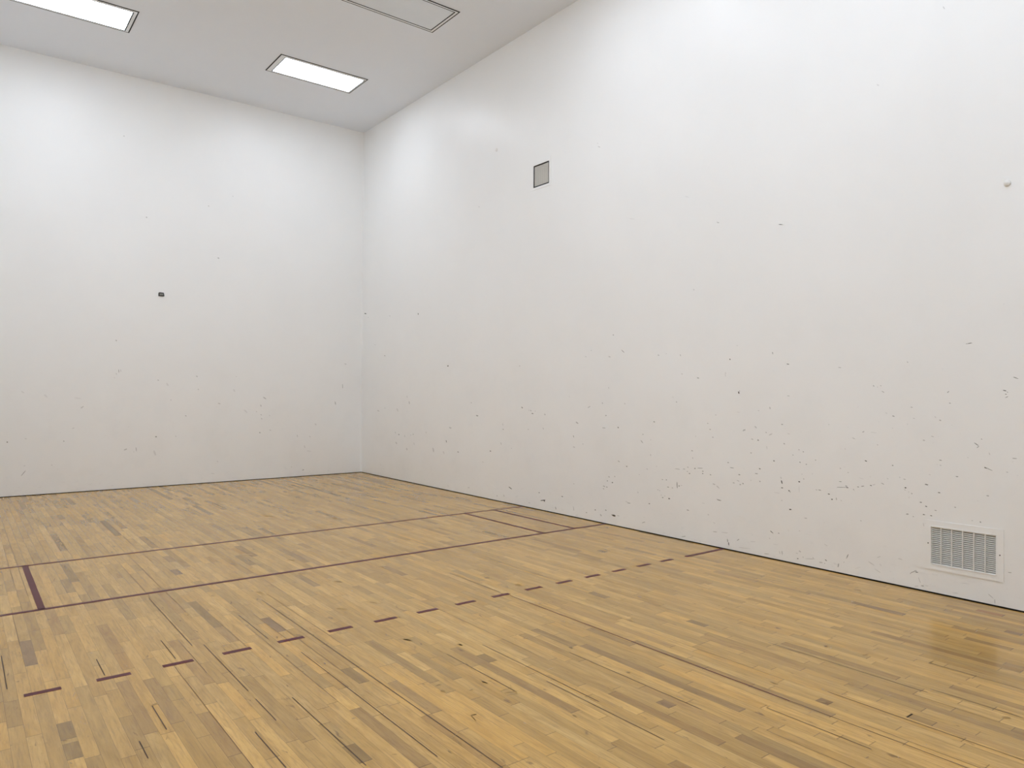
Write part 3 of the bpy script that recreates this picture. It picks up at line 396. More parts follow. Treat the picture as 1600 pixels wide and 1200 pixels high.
    (-9.3905, 0.0678, -0.0076, -0.0143, 0.0017, -0.0013, 0.3), (-9.383, 0.0862, -0.0038, -0.0112, 0.0018, -0.001, 0.25), (-9.8581, 0.0637, -0.0164, -0.0129, 0.0013, -0.002, 0.3), (-9.8823, 0.0322, -0.0007, -0.0169, 0.0023, -0.0006, 0.35),
    (-9.6969, 0.118, -0.0275, 0.0029, 0.0002, -0.0019, 0.15), (-9.2477, 0.2083, -0.0197, -0.0012, 0.0009, -0.0041, 0.15), (-9.4161, 0.4947, -0.0038, -0.0153, 0.0022, -0.0009, 0.25), (-9.6344, 0.0353, -0.0211, 0.0017, 0.0004, -0.0031, 0.12),
    (-9.55, 4.3173, -0.0068, -0.0147, 0.0035, -0.0009, 0.2), (-9.0709, 3.9069, -0.0125, -0.0089, 0.0022, -0.0052, 0.12), (-7.5673, 3.0919, -0.0182, -0.0062, 0.001, -0.0045, 0.2), (-8.2302, 2.9547, -0.0233, -0.0059, 0.0003, -0.0035, 0.12),
    (-5.9563, 4.2385, -0.0206, -0.0127, 0.0028, -0.0033, 0.25), (-5.9303, 4.2872, -0.0129, -0.0089, 0.0026, -0.0024, 0.15), (-7.5682, 3.0887, -0.0164, -0.0052, 0.0007, -0.0036, 0.25), (-7.2001, 3.4131, -0.0298, -0.0126, 0.0013, -0.0036, 0.1),
    (-6.4622, 3.3291, -0.0464, -0.0111, 0.0003, -0.0034, 0.1), (-8.2283, 2.9544, -0.0156, -0.0049, 0.0005, -0.0027, 0.15), (-7.2876, 2.4804, -0.0039, -0.0083, 0.0045, -0.001, 0.25), (-8.2221, 2.9541, -0.0156, -0.0049, 0.0006, -0.0034, 0.15),
    (-9.2979, 1.7152, -0.007, -0.002, 0.0008, -0.0035, 0.2), (-9.9358, 2.099, -0.0038, -0.0026, 0.0009, -0.0019, 0.15),
]
FLOOR_MARKS = [
    (-5.2632, -7.6883, -0.0005, -0.0122, -0.0013, -0.0002, 0.8), (-5.2687, -7.7569, 0.0108, 0.0375, 0.0009, -0.0027, 0.8), (-5.264, -7.8129, 0.0044, 0.019, 0.001, -0.0022, 0.6), (-5.2802, -7.8405, 0.0022, -0.0075, -0.0008, -0.0025, 0.6),
    (-5.2831, -7.9422, 0.0049, 0.013, 0.0006, -0.0024, 0.6), (-5.2743, -8.0635, 0.0052, 0.0224, 0.0008, -0.0015, 0.7), (-5.2826, -8.1091, -0.0003, -0.0126, -0.001, -0.0002, 0.5), (-5.2709, -8.137, 0.0049, -0.01, -0.0006, -0.0025, 0.5),
    (-5.2528, -7.4681, 0.0001, -0.0122, -0.0014, -0.001, 0.5), (-5.2537, -7.5105, 0.0023, -0.0086, -0.0009, -0.003, 0.5), (-5.434, -7.0381, 0.0029, 0.0077, 0.001, -0.0063, 0.5), (-5.3616, -8.4887, 0.0046, -0.0075, -0.0009, -0.0042, 0.8),
    (-5.3576, -8.265, 0.0104, -0.0101, -0.0005, -0.0042, 0.5), (-4.9844, -8.1094, 0.0159, -0.0004, -0.0011, -0.0089, 0.5), (-4.9999, -7.5134, 0.0025, -0.0092, -0.0018, -0.0053, 0.7), (-5.1228, -7.1858, 0.0064, -0.0108, -0.001, -0.0052, 0.9),
    (-5.3561, -7.2296, 0.0064, -0.0094, -0.0005, -0.0042, 0.7), (-5.0404, -8.4208, 0.0048, -0.0072, -0.0011, -0.0039, 0.4), (-4.1451, -8.1043, 0.0018, -0.0127, -0.0056, -0.0085, 0.95), (-3.9896, -7.979, 0.0008, -0.0068, -0.0044, -0.0065, 0.8),
    (-3.6082, -8.0474, 0.0119, -0.036, -0.006, -0.0087, 0.6), (-3.5998, -8.8245, 0.005, -0.0237, -0.0052, -0.0055, 0.7), (-4.1226, -9.3096, 0.0008, -0.0169, -0.0031, -0.0024, 0.8), (-3.8254, -8.7891, 0.0065, -0.019, -0.0057, -0.007, 0.5),
    (-4.0324, -9.207, 0.0226, 0.0097, -0.0012, -0.0048, 0.6), (-4.0496, -9.2641, -0.0033, -0.0233, -0.0032, -0.0018, 0.6), (-3.8545, -9.0938, 0.019, 0.0019, -0.0016, -0.0035, 0.8), (-3.8727, -9.1201, -0.0065, -0.0347, -0.0021, -0.0012, 0.7),
    (-3.8066, -8.7145, 0.0222, -0.002, -0.0021, -0.0043, 0.7), (-3.7067, -8.8589, 0.0149, 0.0007, -0.002, -0.0041, 0.6), (-3.3987, -8.3029, 0.0068, -0.0149, -0.0063, -0.0082, 0.5), (-3.2917, -8.1067, -0.0145, -0.0255, -0.0027, 0.0002, 0.6),
    (-3.4383, -7.6516, -0.0035, -0.0383, -0.0072, -0.0083, 0.5), (-4.0868, -7.5886, 0.0122, -0.0196, -0.0047, -0.0105, 0.6), (-4.0477, -7.0974, -0.0002, -0.0125, -0.0044, -0.0069, 0.7), (-4.3043, -8.7967, 0.0103, -0.0028, -0.0015, -0.0038, 0.6),
    (-4.1204, -8.5687, 0.0041, -0.0265, -0.0031, -0.004, 0.3), (-2.4057, -7.1838, 0.0141, -0.0343, -0.0118, -0.015, 0.7), (-2.4273, -7.4721, 0.0011, -0.0145, -0.01, -0.011, 0.8), (-2.9149, -8.7207, 0.0067, -0.013, -0.0111, -0.0108, 0.85),
    (-2.6395, -8.343, 0.006, -0.0163, -0.0135, -0.0133, 0.5), (-3.4024, -8.3002, 0.0062, -0.0242, -0.0064, -0.0078, 0.5), (-3.0326, -8.4403, 0.0202, 0.0023, -0.0042, -0.0067, 0.6), (-3.5998, -8.8245, 0.0049, -0.0211, -0.0039, -0.0041, 0.7),
    (-3.5604, -8.9989, 0.0363, -0.0108, -0.0021, -0.0031, 0.6), (-3.572, -9.0203, 0.0298, -0.0061, -0.002, -0.003, 0.6), (-3.8527, -9.0911, 0.0183, -0.0056, -0.002, -0.0035, 0.7), (-3.8709, -9.1175, -0.0094, -0.0326, -0.002, -0.0009, 0.6),
    (-3.4922, -9.3752, -0, -0.0161, -0.005, -0.0034, 0.6), (-3.7172, -9.2951, 0.0009, -0.0103, -0.0045, -0.0035, 0.6), (-2.9202, -9.1686, 0.0062, -0.0113, -0.0076, -0.0063, 0.7), (-2.9492, -9.5362, 0.0025, -0.0223, -0.0063, -0.0038, 0.6),
    (-2.5032, -7.9484, 0.0143, -0.0176, -0.0099, -0.0113, 0.5), (-3.2167, -8.888, 0.0286, 0.0006, -0.0023, -0.0035, 0.5), (-1.8234, -8.256, 0.0079, -0.0158, -0.0109, -0.0092, 0.7), (-2.2766, -8.5715, 0.0029, -0.0183, -0.0102, -0.0081, 0.4),
    (-2.3364, -7.4834, 0.0155, -0.0197, -0.0171, -0.0209, 0.4), (-2.8187, -7.8971, 0.0023, -0.0149, -0.0057, -0.0063, 0.6), (-1.6854, -7.5263, -0.0018, -0.0113, -0.0092, -0.008, 0.8), (-1.7076, -9.5917, 0.004, -0.0095, -0.0131, -0.0064, 0.9),
    (-1.7102, -9.6222, -0.0015, -0.0085, -0.0078, -0.0032, 0.6), (-2.4265, -9.7128, 0.0016, -0.0261, -0.0077, -0.0037, 0.6), (-2.2997, -9.9005, 0.0003, -0.0074, -0.0078, -0.0033, 0.7), (-2.4402, -9.9728, 0.0083, -0.0195, -0.0071, -0.0033, 0.7),
    (-2.7943, -10.3642, 0.0142, -0.0027, -0.0032, -0.0022, 0.8), (-2.6897, -10.4396, -0.0014, -0.0038, -0.0056, -0.0012, 0.7), (-0.6992, -9.2305, -0.0021, -0.008, -0.0157, -0.0066, 0.7), (-2.2667, -9.9959, 0.0053, -0.0133, -0.0058, -0.0025, 0.5),
    (-1.4726, -10.0684, 0.0395, -0.0003, -0.0068, -0.004, 0.8), (-0.6848, -10.0129, 0.0268, 0.0024, -0.0067, -0.004, 0.6), (-1.9216, -10.5719, 0.013, -0.0148, -0.0134, -0.004, 0.5), (-2.1025, -10.1349, 0.0114, -0.0039, -0.0045, -0.0024, 0.6),
    (-2.4874, -10.4627, -0.0022, -0.0035, -0.0045, -0.0007, 0.6), (-2.5857, -10.0031, 0.0308, 0.0018, -0.0021, -0.002, 0.7), (-2.1251, -10.3686, 0.0203, 0.0012, -0.0015, -0.0013, 0.5), (-1.8707, -10.2305, 0.0221, -0.0022, -0.0042, -0.0024, 0.5),
    (-1.6536, -9.7964, 0.032, -0.0023, -0.0053, -0.0033, 0.5), (-2.6907, -9.8507, 0.0214, 0.0011, -0.0027, -0.0027, 0.6), (-0.3725, -9.1061, 0.0163, -0.0281, -0.0132, -0.0063, 0.6), (-3.8716, -5.5525, 0.0174, -0.0299, -0.0063, -0.0194, 0.8),
    (-3.662, -5.2665, 0.0455, -0.0562, -0.0041, -0.0124, 0.5), (-3.9746, -6.5473, 0.0136, -0.0458, -0.0094, -0.0226, 0.4), (-3.516, -6.1873, 0.0179, -0.0287, -0.0071, -0.0166, 0.6), (-3.3913, -6.5964, 0.0178, -0.0245, -0.0121, -0.0254, 0.5),
    (-4.268, -6.4222, 0.0114, -0.0183, -0.0049, -0.0161, 0.3), (-3.4166, -6.8902, 0.0011, -0.0139, -0.0061, -0.01, 0.7), (-3.658, -7.2557, 0.0285, -0.0387, -0.0095, -0.0194, 0.35), (-3.427, -7.2441, 0.0181, -0.0368, -0.0074, -0.013, 0.35),
    (-3.6646, -7.8946, -0.0013, -0.0167, -0.0046, -0.0052, 0.8), (-3.6044, -8.0502, 0.016, -0.0288, -0.0073, -0.0113, 0.35), (-3.4248, -5.7012, 0.0279, -0.0384, -0.0056, -0.014, 0.5), (-2.8561, -3.436, 0.0358, -0.0582, -0.013, -0.0363, 0.3),
    (-2.7547, -3.8249, 0.02, -0.045, -0.0151, -0.038, 0.4), (-2.2911, -4.0319, 0.0273, -0.07, -0.0132, -0.0281, 0.4), (-2.3852, -4.3297, 0.0059, -0.2392, -0.0063, -0.0122, 0.5), (-2.9092, -6.3909, 0.0012, -0.0545, -0.011, -0.0169, 0.5),
    (-4.5, -7.5077, 0.0014, -0.0107, -0.0036, -0.007, 0.8), (-2.8561, -6.9014, 0.0229, -0.0345, -0.0063, -0.0101, 0.5), (-2.351, -5.5175, 0.0181, -0.0314, -0.0128, -0.0227, 0.4),
]
SEAMS = [
    (-4.6993, -9.028, -8.66), (-4.5886, -8.61, -8.33), (-4.4427, -9.202, -8.415), (-4.1826, -9.313, -7.862),
    (-4.0235, -9.538, -6.728), (-2.9728, -9.681, -8.765), (-3.5422, -9.007, -8.383), (-2.5616, -7.566, -6.868),
    (-1.9197, -10.234, -9.352), (-1.0447, -9.798, -9.511), (-1.4958, -10.516, -10.07), (-1.8627, -10.618, -10.225),
    (-2.3079, -10.761, -9.931), (-2.7117, -10.342, -9.853), (-4.6449, -7.396, -6.229), (-4.7684, -7.555, -7.196),
    (-4.5874, -8.218, -7.416), (-4.2578, -7.542, -6.979), (-2.1711, -6.033, -4.886), (-5.5219, -7.494, -6.943),
    (-5.1139, -7.579, -7.306), (-5.1122, -8.631, -8.452), (-4.9972, -8.412, -8.117), (-3.2962, -9.335, -8.376),
    (-3.3394, -9.772, -9.001), (-2.0114, -7.928, -6.679),
]
BOARDS = [
    (-5.3746, -7.201, -6.738, 2), (-4.4261, -7.148, -6.492, 1.6), (-4.1322, -7.46, -7.142, 2), (-4.4287, -9.174, -9.014, 1.8),
    (-3.8111, -8.669, -7.933, 1.2), (-4.0716, -8.461, -8.24, 1.6), (-3.3919, -8.624, -8.502, 1.7), (-5.3684, -8.255, -8.071, 1.7),
    (-5.3708, -8.459, -8.301, 1.6), (-5.4962, -7.989, -7.671, 0.9), (-5.0877, -8.53, -8.17, 0.9), (-2.0119, -8.13, -7.961, 1.7),
    (-2.6139, -8.904, -8.543, 1.3), (-2.9103, -8.712, -8.352, 1.4), (-3.0583, -9.581, -9.505, 2.2), (-1.9619, -8.948, -8.81, 1.8),
    (-1.0053, -7.093, -6.998, 1.8), (-2.5681, -9.378, -8.866, 1.4), (-0.6991, -9.593, -9.248, 1.9), (-0.5509, -10.209, -10.124, 2),
    (-0.1797, -10.001, -9.844, 3), (-2.2522, -10.293, -9.992, -1.4), (-0.1599, -9.383, -9.225, -1.3), (-2.2345, -10.403, -10.299, 1.3),
    (-2.449, -10.011, -9.952, 2), (-0.4864, -7.958, -7.402, 1.1), (-5.0282, -5.422, -4.732, 1.6), (-5.0462, -5.735, -5.296, 1.3),
    (-4.3018, -5.657, -5.466, 2), (-3.7305, -5.683, -5.263, 1.5), (-1.9221, -10.379, -10.208, -1), (-3.3169, -6.791, -6.321, -1),
    (-0.7273, -8.905, -8.465, -0.9), (-0.0379, -7.328, -6.6, 1.3),
]

# ---------------------------------------------------------------- setting
G_HOLE = (-32.46*FT, -31.05*FT, 0.705*FT, 1.625*FT)       # return-air grille opening (y0,y1,z0,z1)
V_HOLE = (-16.70*FT, -15.71*FT, 13.20*FT, 14.11*FT)       # upper vent opening
T = 0.15
SHG = 0.0085       # height of the dark joint between wall panels and floor

def add_marks(bm, marks, place, base):
    lay = bm.loops.layers.float_color.get('mark') or bm.loops.layers.float_color.new('mark')
    rr = random.Random(7)
    for (u, w, au, aw, bu, bw, d) in marks:
        pts = []
        n = 8
        for k in range(n):
            t = 2*math.pi*k/n + 0.2
            ca, sb = math.cos(t), math.sin(t)
            s = rr.uniform(0.75, 1.12)
            pts.append((u + s*(au*ca + bu*sb*1.05), w + s*(aw*ca + bw*sb*1.05)))
        f = bm.faces.new([bm.verts.new(place(*p)) for p in pts])
        f.material_index = 1
        if d >= 0:
            dd = min(1.0, d*1.25)
            c = [b*(1-dd) + k*dd for b, k in zip(base, (0.05, 0.05, 0.047))]
        else:
            c = [min(0.95, b*(1 - d*0.25)) for b in base]
        for l in f.loops: l[lay] = (*c, 1)
        f.normal_update()

bm = bmesh.new()
slab_with_holes(bm, 0, 0.0, T, YB-T, T, SHG, H, [G_HOLE, V_HOLE])
box(bm, (0.018, YB-T, -0.05), (T, T, SHG-0.0004), 2)
add_marks(bm, RIGHT_MARKS, lambda y, z: (-0.0012, y, z), (0.88, 0.89, 0.895))
tag(obj('wall_right', bm, [M_WALL, M_MARK, M_GAP]), kind='structure')

bm = bmesh.new()
slab_with_holes(bm, 1, 0.0, T, XL-T, 0.0, SHG, H, [])
box(bm, (XL-T, 0.018, -0.05), (0.0, T, SHG-0.0004), 2)
add_marks(bm, FRONT_MARKS, lambda x, z: (x, -0.0012, z), (0.88, 0.89, 0.895))
tag(obj('wall_front', bm, [M_WALL, M_MARK, M_GAP]), kind='structure')

bm = bmesh.new(); slab_with_holes(bm, 0, XL-T, XL, YB-T, 0.0, -0.05, H, [])
tag(obj('wall_left', bm, M_WALL), kind='structure')
bm = bmesh.new(); slab_with_holes(bm, 1, YB-T, YB, XL, 0.0, -0.05, H, [])
tag(obj('wall_rear', bm, M_WALL), kind='structure')
bm = bmesh.new(); slab_with_holes(bm, 2, H, H+0.12, XL-T, T, YB-T, T, [])
tag(obj('ceiling', bm, M_CEIL), kind='structure')

# plaster bead in the vertical corner
bm = bmesh.new()
r = 0.016; prof = [(0.0, 0.0), (-r, 0.0)] + [(-r + r*math.sin(a), -r + r*math.cos(a)) for a in [math.pi/2*k/5 for k in range(1, 5)]] + [(0.0, -r)]
prof = [(0.0, 0.0), (-r, 0.0), (-r*0.62, -r*0.18), (-r*0.36, -r*0.36), (-r*0.18, -r*0.62), (0.0, -r)]
lo = [bm.verts.new((x-0.0004, y-0.0004, SHG)) for x, y in prof]; hi = [bm.verts.new((x-0.0004, y-0.0004, H)) for x, y in prof]
for k in range(len(prof)):
    j = (k+1) % len(prof); bm.faces.new([lo[k], lo[j], hi[j], hi[k]])
bmesh.ops.recalc_face_normals(bm, faces=bm.faces)
tag(obj('trim_1', bm, M_WALL), kind='structure')

# ---------------------------------------------------------------- floor of maple strips
GAP = 0.011
W = 0.05715
rng = random.Random(2024)
bm = bmesh.new()
c_board = bm.loops.layers.float_color.new('board')
c_mark = bm.loops.layers.float_color.new('mark')
uvl = bm.loops.layers.uv.new('board_uv')
f_grain = bm.faces.layers.float.new('grain')
BASE = (0.535, 0.327, 0.090)
def shade(tone):
    if tone is None:
        t = rng.gauss(0, 1)
        k = 1.0 + 0.115*max(-2.2, min(1.7, t))
        warm = rng.gauss(0, 0.035)
        c = [BASE[0]*k, BASE[1]*k*(1-warm*0.5), BASE[2]*k*(1-warm*2.0)]
        if rng.random() < 0.07:
            q = rng.uniform(0.60, 0.82); c = [c[0]*q, c[1]*q*0.97, c[2]*q*1.02]
        return c
    if tone == 3: return [BASE[0]*0.74, BASE[1]*0.60, BASE[2]*0.62]
    if tone < 0: return [b*(1+0.12*-tone) for b in BASE]
    if tone >= 1.9: return [BASE[0]*0.52, BASE[1]*0.50, BASE[2]*0.68]
    k = 1 - 0.26*tone
    return [BASE[0]*k, BASE[1]*k, BASE[2]*k*1.05]
i = 0
x1 = -GAP
while x1 > XL + GAP + 0.001:
    x0 = max(-(i+1)*W, XL + GAP)
    xc = (x0+x1)/2
    fixed = sorted([(b[1], b[2], b[3]) for b in BOARDS if x0 <= b[0] < x1])
    cuts = []
    y = YB + GAP
    end = -GAP
    y -= 0.0
    first = True
    while y < end - 1e-4:
        L = rng.choice((rng.uniform(0.2, 0.5), rng.uniform(0.35, 0.8), rng.uniform(0.5, 1.25)))
        if first: L *= rng.random()*0.8 + 0.2; first = False
        ny = min(end, y + L)
        nxt = [f for f in fixed if f[0] > y - 1e-4 and f[0] < ny + 0.12]
        if nxt:
            f = nxt[0]
            if f[0] - y > 0.03: cuts.append((y, f[0], None))
            cuts.append((max(y, f[0]), f[1], f[2])); y = f[1]
            continue
        if end - ny < 0.12: ny = end
        cuts.append((y, ny, None)); y = ny
    for (ya, yb, tone) in cuts:
        vs = [bm.verts.new(p) for p in ((x0, ya, 0), (x1, ya, 0), (x1, yb, 0), (x0, yb, 0))]
        f = bm.faces.new(vs); f[f_grain] = rng.random()
        c = shade(tone)
        # uv: u = distance to the nearest long edge is made by splitting at the centre line in the shader range
        for l, (u, w) in zip(f.loops, ((0.0, 0.0), (W, 0.0), (W, yb-ya), (0.0, yb-ya))):
            l[uvl].uv = (u, w); l[c_board] = (*c, 1)
    i += 1
    x1 = x0
# open seams between some strips, and marks on the varnish
sc = (0.05, 0.03, 0.015)
def floor_strip(x, ya, yb, half, c, z=0.0006):
    f = bm.faces.new([bm.verts.new(p) for p in ((x-half, ya, z), (x+half, ya, z), (x+half, yb, z), (x-half, yb, z))])
    f.material_index = 1
    for l in f.loops: l[c_mark] = (*c, 1)
for (x, ya, yb) in SEAMS:
    xs = x if ya < -9.2 or x < -4.5 else x
    floor_strip(xs, ya, yb, 0.0024, (0.085, 0.05, 0.026))
floor_strip(-8.385*FT, -36.5*FT, -32.4*FT, 0.0022, (0.10, 0.055, 0.035))
for _ in range(110):
    k = rng.randint(2, 105); ya = rng.uniform(YB+0.1, -0.8)
    floor_strip(-k*W, ya, min(-0.05, ya+rng.uniform(0.3, 1.6)), 0.0014, (0.15, 0.09, 0.045))
rr = random.Random(3)
for (u, w, au, aw, bu, bw, d) in FLOOR_MARKS:
    pts = []
    for k in range(8):
        t = 2*math.pi*k/8 + 0.2; s = rr.uniform(0.75, 1.12)
        pts.append((u + s*(au*math.cos(t) + bu*math.sin(t)), w + s*(aw*math.cos(t) + bw*math.sin(t)), 0.0008))
    f = bm.faces.new([bm.verts.new(p) for p in pts]); f.material_index = 1
    f.normal_update()
    if f.normal.z < 0: f.normal_flip()
    dd = d*0.72
    c = [b*0.9*(1-dd) + q*dd for b, q in zip(BASE, (0.055, 0.032, 0.018))]
    for l in f.loops: l[c_mark] = (*c, 1)
# concrete bed that shows as a dark gap along the walls
box(bm, (XL, YB, -0.05), (0.0175, 0.0175, -0.012), 2)
floor = tag(obj('floor', bm, [M_FLOOR, mark_material('floor_stain', 'mark'), M_GAP]), kind='structure')
floor.data.materials[1].node_tree.nodes['Principled BSDF'].inputs['Roughness'].default_value = 0.5
floor.data.materials[1].node_tree.nodes['Principled BSDF'].inputs['IOR'].default_value = 1.3

# court lines painted on the floor (children of the floor)
def line(name, pts_lo, pts_hi, label=None):
    bm = bmesh.new(); box(bm, (pts_lo[0], pts_lo[1], 0.0), (pts_hi[0], pts_hi[1], 0.0011))
    o = obj(name, bm, M_LINE, floor)
    if label: o['label'] = label
    return o
LW = 0.021
def yline(name, y, label, lw=LW): return line(name, (XL+GAP, y-lw, 0), (-GAP, y+lw, 0), label)
Y15, Y20, Y25 = -15.14*FT, -19.97*FT, -25.04*FT
yline('service_line', Y15, 'thin maroon line across the floor, nearest the front wall', 0.019)
yline('short_line', Y20, 'thin maroon line across the middle of the floor', 0.021)
line('service_box_line', (-1.515*FT-0.019, Y20, 0), (-1.515*FT+0.019, Y15, 0), 'maroon service box line nearest the right wall')
line('drive_line', (-2.935*FT-0.019, Y20, 0), (-2.935*FT+0.019, Y15, 0), 'maroon drive line beside the right service box')
line('drive_line', (-17.28*FT-0.021, Y20, 0), (-17.28*FT+0.021, Y15, 0), 'short maroon line at the left end of the service zone')
DASH = [(-17.92,-17.42),(-16.92,-16.41),(-15.91,-15.41),(-14.90,-14.39),(-13.88,-13.37),(-12.86,-12.35),(-11.84,-11.33),(-10.82,-10.31),(-9.81,-9.30),(-8.80,-8.31),(-7.79,-7.30),(-6.79,-6.30),(-5.80,-5.30),(-4.80,-4.32),(-3.83,-3.33),(-2.86,-2.36)]
for a, b_ in DASH:
    line('receiving_line_dash', (a*FT, Y25-0.019, 0), (b_*FT, Y25+0.019, 0))
line('receiving_line_end', (-1.80*FT, Y25-0.021-0.01, 0), (-GAP, Y25+0.021-0.01, 0), 'longer maroon end of the dashed line against the right wall')
# sliver of maroon paint left along one strip joint
line('painted_seam', (-8.385*FT-0.0028, -32.4*FT, 0), (-8.385*FT+0.0028, Y25-0.01, 0), 'hair-thin maroon line along a floor joint')

# ---------------------------------------------------------------- ceiling lights
def ceiling_light(outer, lens, lit, label):
    x0, x1, y0, y1 = [q*FT for q in outer]; a0, a1, b0, b1 = [q*FT for q in lens]
    cx, cy = (x0+x1)/2, (y0+y1)/2
    root = empty('ceiling_light', (cx, cy, H), label, 'ceiling light', 'recessed light panels in the ceiling')
    def rel(x, y, z): return (x-cx, y-cy, z)
    def ring(bm, o, n, z0, z1):
        (ox0, ox1, oy0, oy1), (nx0, nx1, ny0, ny1) = o, n
        for lo, hi in (((ox0, oy0), (ox1, ny0)), ((ox0, ny1), (ox1, oy1)), ((ox0, ny0), (nx0, ny1)), ((nx1, ny0), (ox1, ny1))):
            if hi[0]-lo[0] > 1e-5 and hi[1]-lo[1] > 1e-5:
                box(bm, rel(lo[0], lo[1], z0), rel(hi[0], hi[1], z1))
    g = 0.015  # width of the dark rims that paint shadow lines around frame and diffuser
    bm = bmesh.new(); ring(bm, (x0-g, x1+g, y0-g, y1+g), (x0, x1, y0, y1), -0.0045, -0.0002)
    obj('shadow_rim', bm, M_SHADOW_RIM, root)['label'] = 'dark painted shadow line around the light frame'
    bm = bmesh.new(); ring(bm, (x0, x1, y0, y1), (a0-g, a1+g, b0-g, b1+g), -0.006, -0.0002)
    obj('frame', bm, M_FRAME, root)
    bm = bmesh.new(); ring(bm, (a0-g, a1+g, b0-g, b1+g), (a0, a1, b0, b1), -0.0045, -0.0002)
    obj('inner_shadow_rim', bm, M_SHADOW_RIM, root)
    bm = bmesh.new(); box(bm, rel(a0, b0, -0.004), rel(a1, b1, -0.0002))
    o = obj('diffuser', bm, M_LAMP if lit else M_UNLIT, root)
    o['label'] = 'glowing white diffuser' if lit else 'dark unlit diffuser'
    return root
RA = ((-7.35, -3.17, -6.75, -4.76), (-7.10, -3.25, -6.57, -4.87))
def shifted(base, dx, dy): return tuple(tuple(q + (dx if k < 2 else dy) for k, q in enumerate(t)) for t in base)
ceiling_light(*RA, True, 'glowing ceiling light panel nearest the corner where the two white walls meet')
LB = ((-17.35, -13.20, -6.78, -4.72), (-17.27, -13.36, -6.62, -4.83))
ceiling_light(*LB, True, 'glowing ceiling light at the top left, cut by the frame')
ceiling_light((-7.14, -3.13, -14.75, -12.74), (-7.00, -3.27, -14.64, -12.87), False, 'unlit grey ceiling light panel at the top edge of the picture')
ROWS = {-8: 'second', -16: 'third', -24: 'fourth', -32: 'added fifth'}  # last row is unseen, added to brighten the dim rear of the court
for dy, nm in ROWS.items():
    ceiling_light(*shifted(LB, 0, dy), True, 'glowing light panel in the %s row from the front wall, left side, outside the picture' % nm)
    if dy != -8:
        ceiling_light(*shifted(RA, 0, dy), True, 'glowing light panel in the %s row from the front wall, right side, outside the picture' % nm)

# ---------------------------------------------------------------- return-air grille low on the right wall
y0, y1, z0, z1 = G_HOLE
root = empty('wall_grille', (0, (y0+y1)/2, z0), 'wide white louvered return-air grille low on the right wall near the floor', 'vent')
oy = (y0+y1)/2
def gy(v): return v-oy
def gz(v): return v-z0
bm = bmesh.new()
F0, F1, FZ0, FZ1 = -32.60*FT, -30.93*FT, 0.575*FT, 1.765*FT
def fr(bm, a, b, c, d, t0, t1):
    box(bm, (t0, gy(a), gz(c)), (t1, gy(b), gz(d)))
for (a, b, c, d) in ((F0, F1, FZ0, z0), (F0, F1, z1, FZ1), (F0, y0, z0, z1), (y1, F1, z0, z1)):
    fr(bm, a, b, c, d, -0.005, -0.0003)
t = 0.006
for (a, b, c, d) in ((y0, y1, z0, z0+t*0.6), (y0, y1, z1-t*0.5, z1), (y0, y0+t*0.7, z0, z1), (y1-t*0.7, y1, z0, z1)):
    fr(bm, a, b, c, d, -0.008, 0.02)
obj('frame', bm, M_WALL, root)
bm = bmesh.new()
n = 20; pitch = (z1-z0)/n
for k in range(n):
    zc = z0 + pitch*(k+0.45) - z0
    a = math.radians(32); hw = 0.0060
    dx, dz = hw*math.cos(a), hw*math.sin(a)
    th = 0.0012
    ps = [(0.006-dx, zc-dz-th), (0.006-dx, zc-dz+th), (0.006+dx, zc+dz+th), (0.006+dx, zc+dz-th)]
    vs0 = [bm.verts.new((p[0], gy(y0+0.004), p[1])) for p in ps]; vs1 = [bm.verts.new((p[0], gy(y1-0.004), p[1])) for p in ps]
    for q in range(4): bm.faces.new([vs0[q], vs0[(q+1) % 4], vs1[(q+1) % 4], vs1[q]])
    bm.faces.new(vs0[::-1]); bm.faces.new(vs1)
bmesh.ops.recalc_face_normals(bm, faces=bm.faces)
obj('louver', bm, M_LOUVER, root)
for k in range(1, 6):
    yc = y0 + (y1-y0)*k/6
    bm = bmesh.new(); box(bm, (-0.004, gy(yc-0.0028), 0.0), (0.012, gy(yc+0.0028), z1-z0)); obj('divider', bm, M_LOUVER, root)
bm = bmesh.new()
for lo, hi in (((0.022, y0, z0), (0.028, y1, z0)),): pass
D = 0.22
box(bm, (D, gy(y0), 0), (D+0.004, gy(y1), z1-z0))
for (a, b, c, d) in ((y0+0.0005, y1-0.0005, z0+0.0005, z0+0.002), (y0+0.0005, y1-0.0005, z1-0.002, z1-0.0005), (y0+0.0005, y0+0.002, z0+0.002, z1-0.002), (y1-0.002, y1-0.0005, z0+0.002, z1-0.002)):
    box(bm, (0.021, gy(a), gz(c)), (D, gy(b), gz(d)))
obj('duct', bm, M_DUCT, root)['label'] = 'dark air duct behind the louvers'
for (yy, zz) in ((-31.0*FT, 1.20*FT), (-32.525*FT, 1.18*FT)):
    bm = bmesh.new()
    bmesh.ops.create_cone(bm, cap_ends=True, segments=12, radius1=0.0045, radius2=0.0035, depth=0.003,
                          matrix=Matrix.Translation((-0.0065, gy(yy), gz(zz))) @ Matrix.Rotation(-math.pi/2, 4, 'Y'))
    obj('screw', bm, M_SCREW, root)

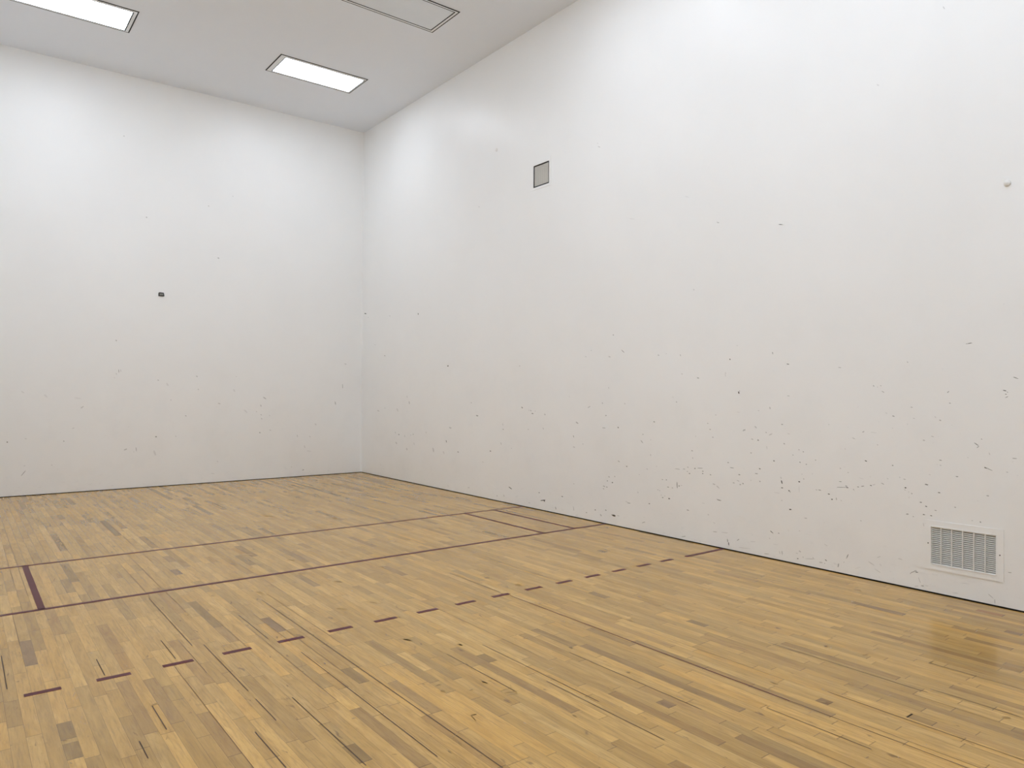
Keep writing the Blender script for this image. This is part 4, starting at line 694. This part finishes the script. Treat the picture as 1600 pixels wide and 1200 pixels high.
# ---------------------------------------------------------------- upper vent
y0, y1, z0, z1 = V_HOLE
oy = (y0+y1)/2
root = empty('wall_vent', (0, oy, z0), 'small grey mesh vent with dark edge high on the right wall', 'vent')
bm = bmesh.new(); m_ = 0.030
for (a, b, c, d) in ((y0-m_, y1+m_, z0-m_, z0), (y0-m_, y1+m_, z1, z1+m_*1.6), (y0-m_, y0, z0, z1), (y1, y1+m_, z0, z1)):
    box(bm, (-0.004, a-oy, c-z0), (-0.0003, b-oy, d-z0))
obj('frame', bm, M_WALL, root)
g = 0.018
bm = bmesh.new(); e_ = 0.0155  # flush dark strip painted in for the shaded gap around the mesh
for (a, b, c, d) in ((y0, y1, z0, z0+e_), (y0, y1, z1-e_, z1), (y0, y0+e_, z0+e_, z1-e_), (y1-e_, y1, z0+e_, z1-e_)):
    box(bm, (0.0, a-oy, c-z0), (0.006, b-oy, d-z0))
obj('edge_shade', bm, M_SHADOW_RIM, root)['label'] = 'dark painted shade of the gap around the mesh'
bm = bmesh.new()
n = 15
for k in range(n+1):
    yy = (y0+g) + (y1-y0-2*g)*k/n - oy
    box(bm, (0.004, yy-0.0030, g), (0.011, yy+0.0030, z1-z0-g))
    zz = g + (z1-z0-2*g)*k/n
    box(bm, (0.003, y0+g-oy, zz-0.0030), (0.0115, y1-g-oy, zz+0.0030))
obj('mesh_screen', bm, M_GRID, root)
bm = bmesh.new()
box(bm, (0.0118, y0+g-oy, g), (0.016, y1-g-oy, z1-z0-g))
obj('filter_pad', bm, plain('grey_filter_pad', (0.52, 0.52, 0.49), 0.9), root)['label'] = 'grey filter behind the mesh'
bm = bmesh.new()
box(bm, (0.0165, y0-oy+0.0005, 0.0005), (0.020, y1-oy-0.0005, z1-z0-0.0005))
obj('duct', bm, M_DUCT, root)

# ---------------------------------------------------------------- small fittings on the walls
def dome(name, loc, rad, bulge, mat, label, cat, shadow_ring=False):
    bm = bmesh.new()
    bmesh.ops.create_uvsphere(bm, u_segments=24, v_segments=12, radius=1.0)
    for v in list(bm.verts): v.co = Vector((v.co.x*bulge, v.co.y*rad, v.co.z*rad))
    bmesh.ops.delete(bm, geom=[v for v in bm.verts if v.co.x > 0.004], context='VERTS')
    o = obj(name, bm, mat); o.location = loc
    for p in o.data.polygons: p.use_smooth = True
    return tag(o, label, cat)
dome('hole_cap', (-0.001, -32.66*FT, 9.62*FT), 0.023, 0.018, M_CAP, 'small round white cap on the right wall at the far right edge', 'cap')
dome('paint_bump', (-0.001, -13.12*FT, 15.47*FT), 0.026, 0.004, M_CAP, 'tiny white bump on the right wall up left of the mesh vent', 'bump')
root = empty('wall_plate', (-10.82*FT, 0, 9.37*FT), 'tiny dark rectangular plate alone on the front wall', 'plate')
bm = bmesh.new(); pts = [(-0.043, 0.0), (0.036, 0.0), (0.040, 0.008), (0.030, 0.056), (-0.030, 0.058), (-0.043, 0.048)]
a = [bm.verts.new((x, -0.010, z)) for x, z in pts]; b_ = [bm.verts.new((x, -0.0002, z)) for x, z in pts]
bm.faces.new(a); bm.faces.new(b_[::-1])
for k in range(len(pts)):
    j = (k+1) % len(pts); bm.faces.new([a[k], b_[k], b_[j], a[j]])
bmesh.ops.recalc_face_normals(bm, faces=bm.faces)
obj('back_plate', bm, M_PLATE, root)
bm = bmesh.new(); box(bm, (-0.026, -0.013, 0.017), (0.022, -0.010, 0.041)); obj('face', bm, M_PLATE2, root)['label'] = 'lighter grey centre of the plate'
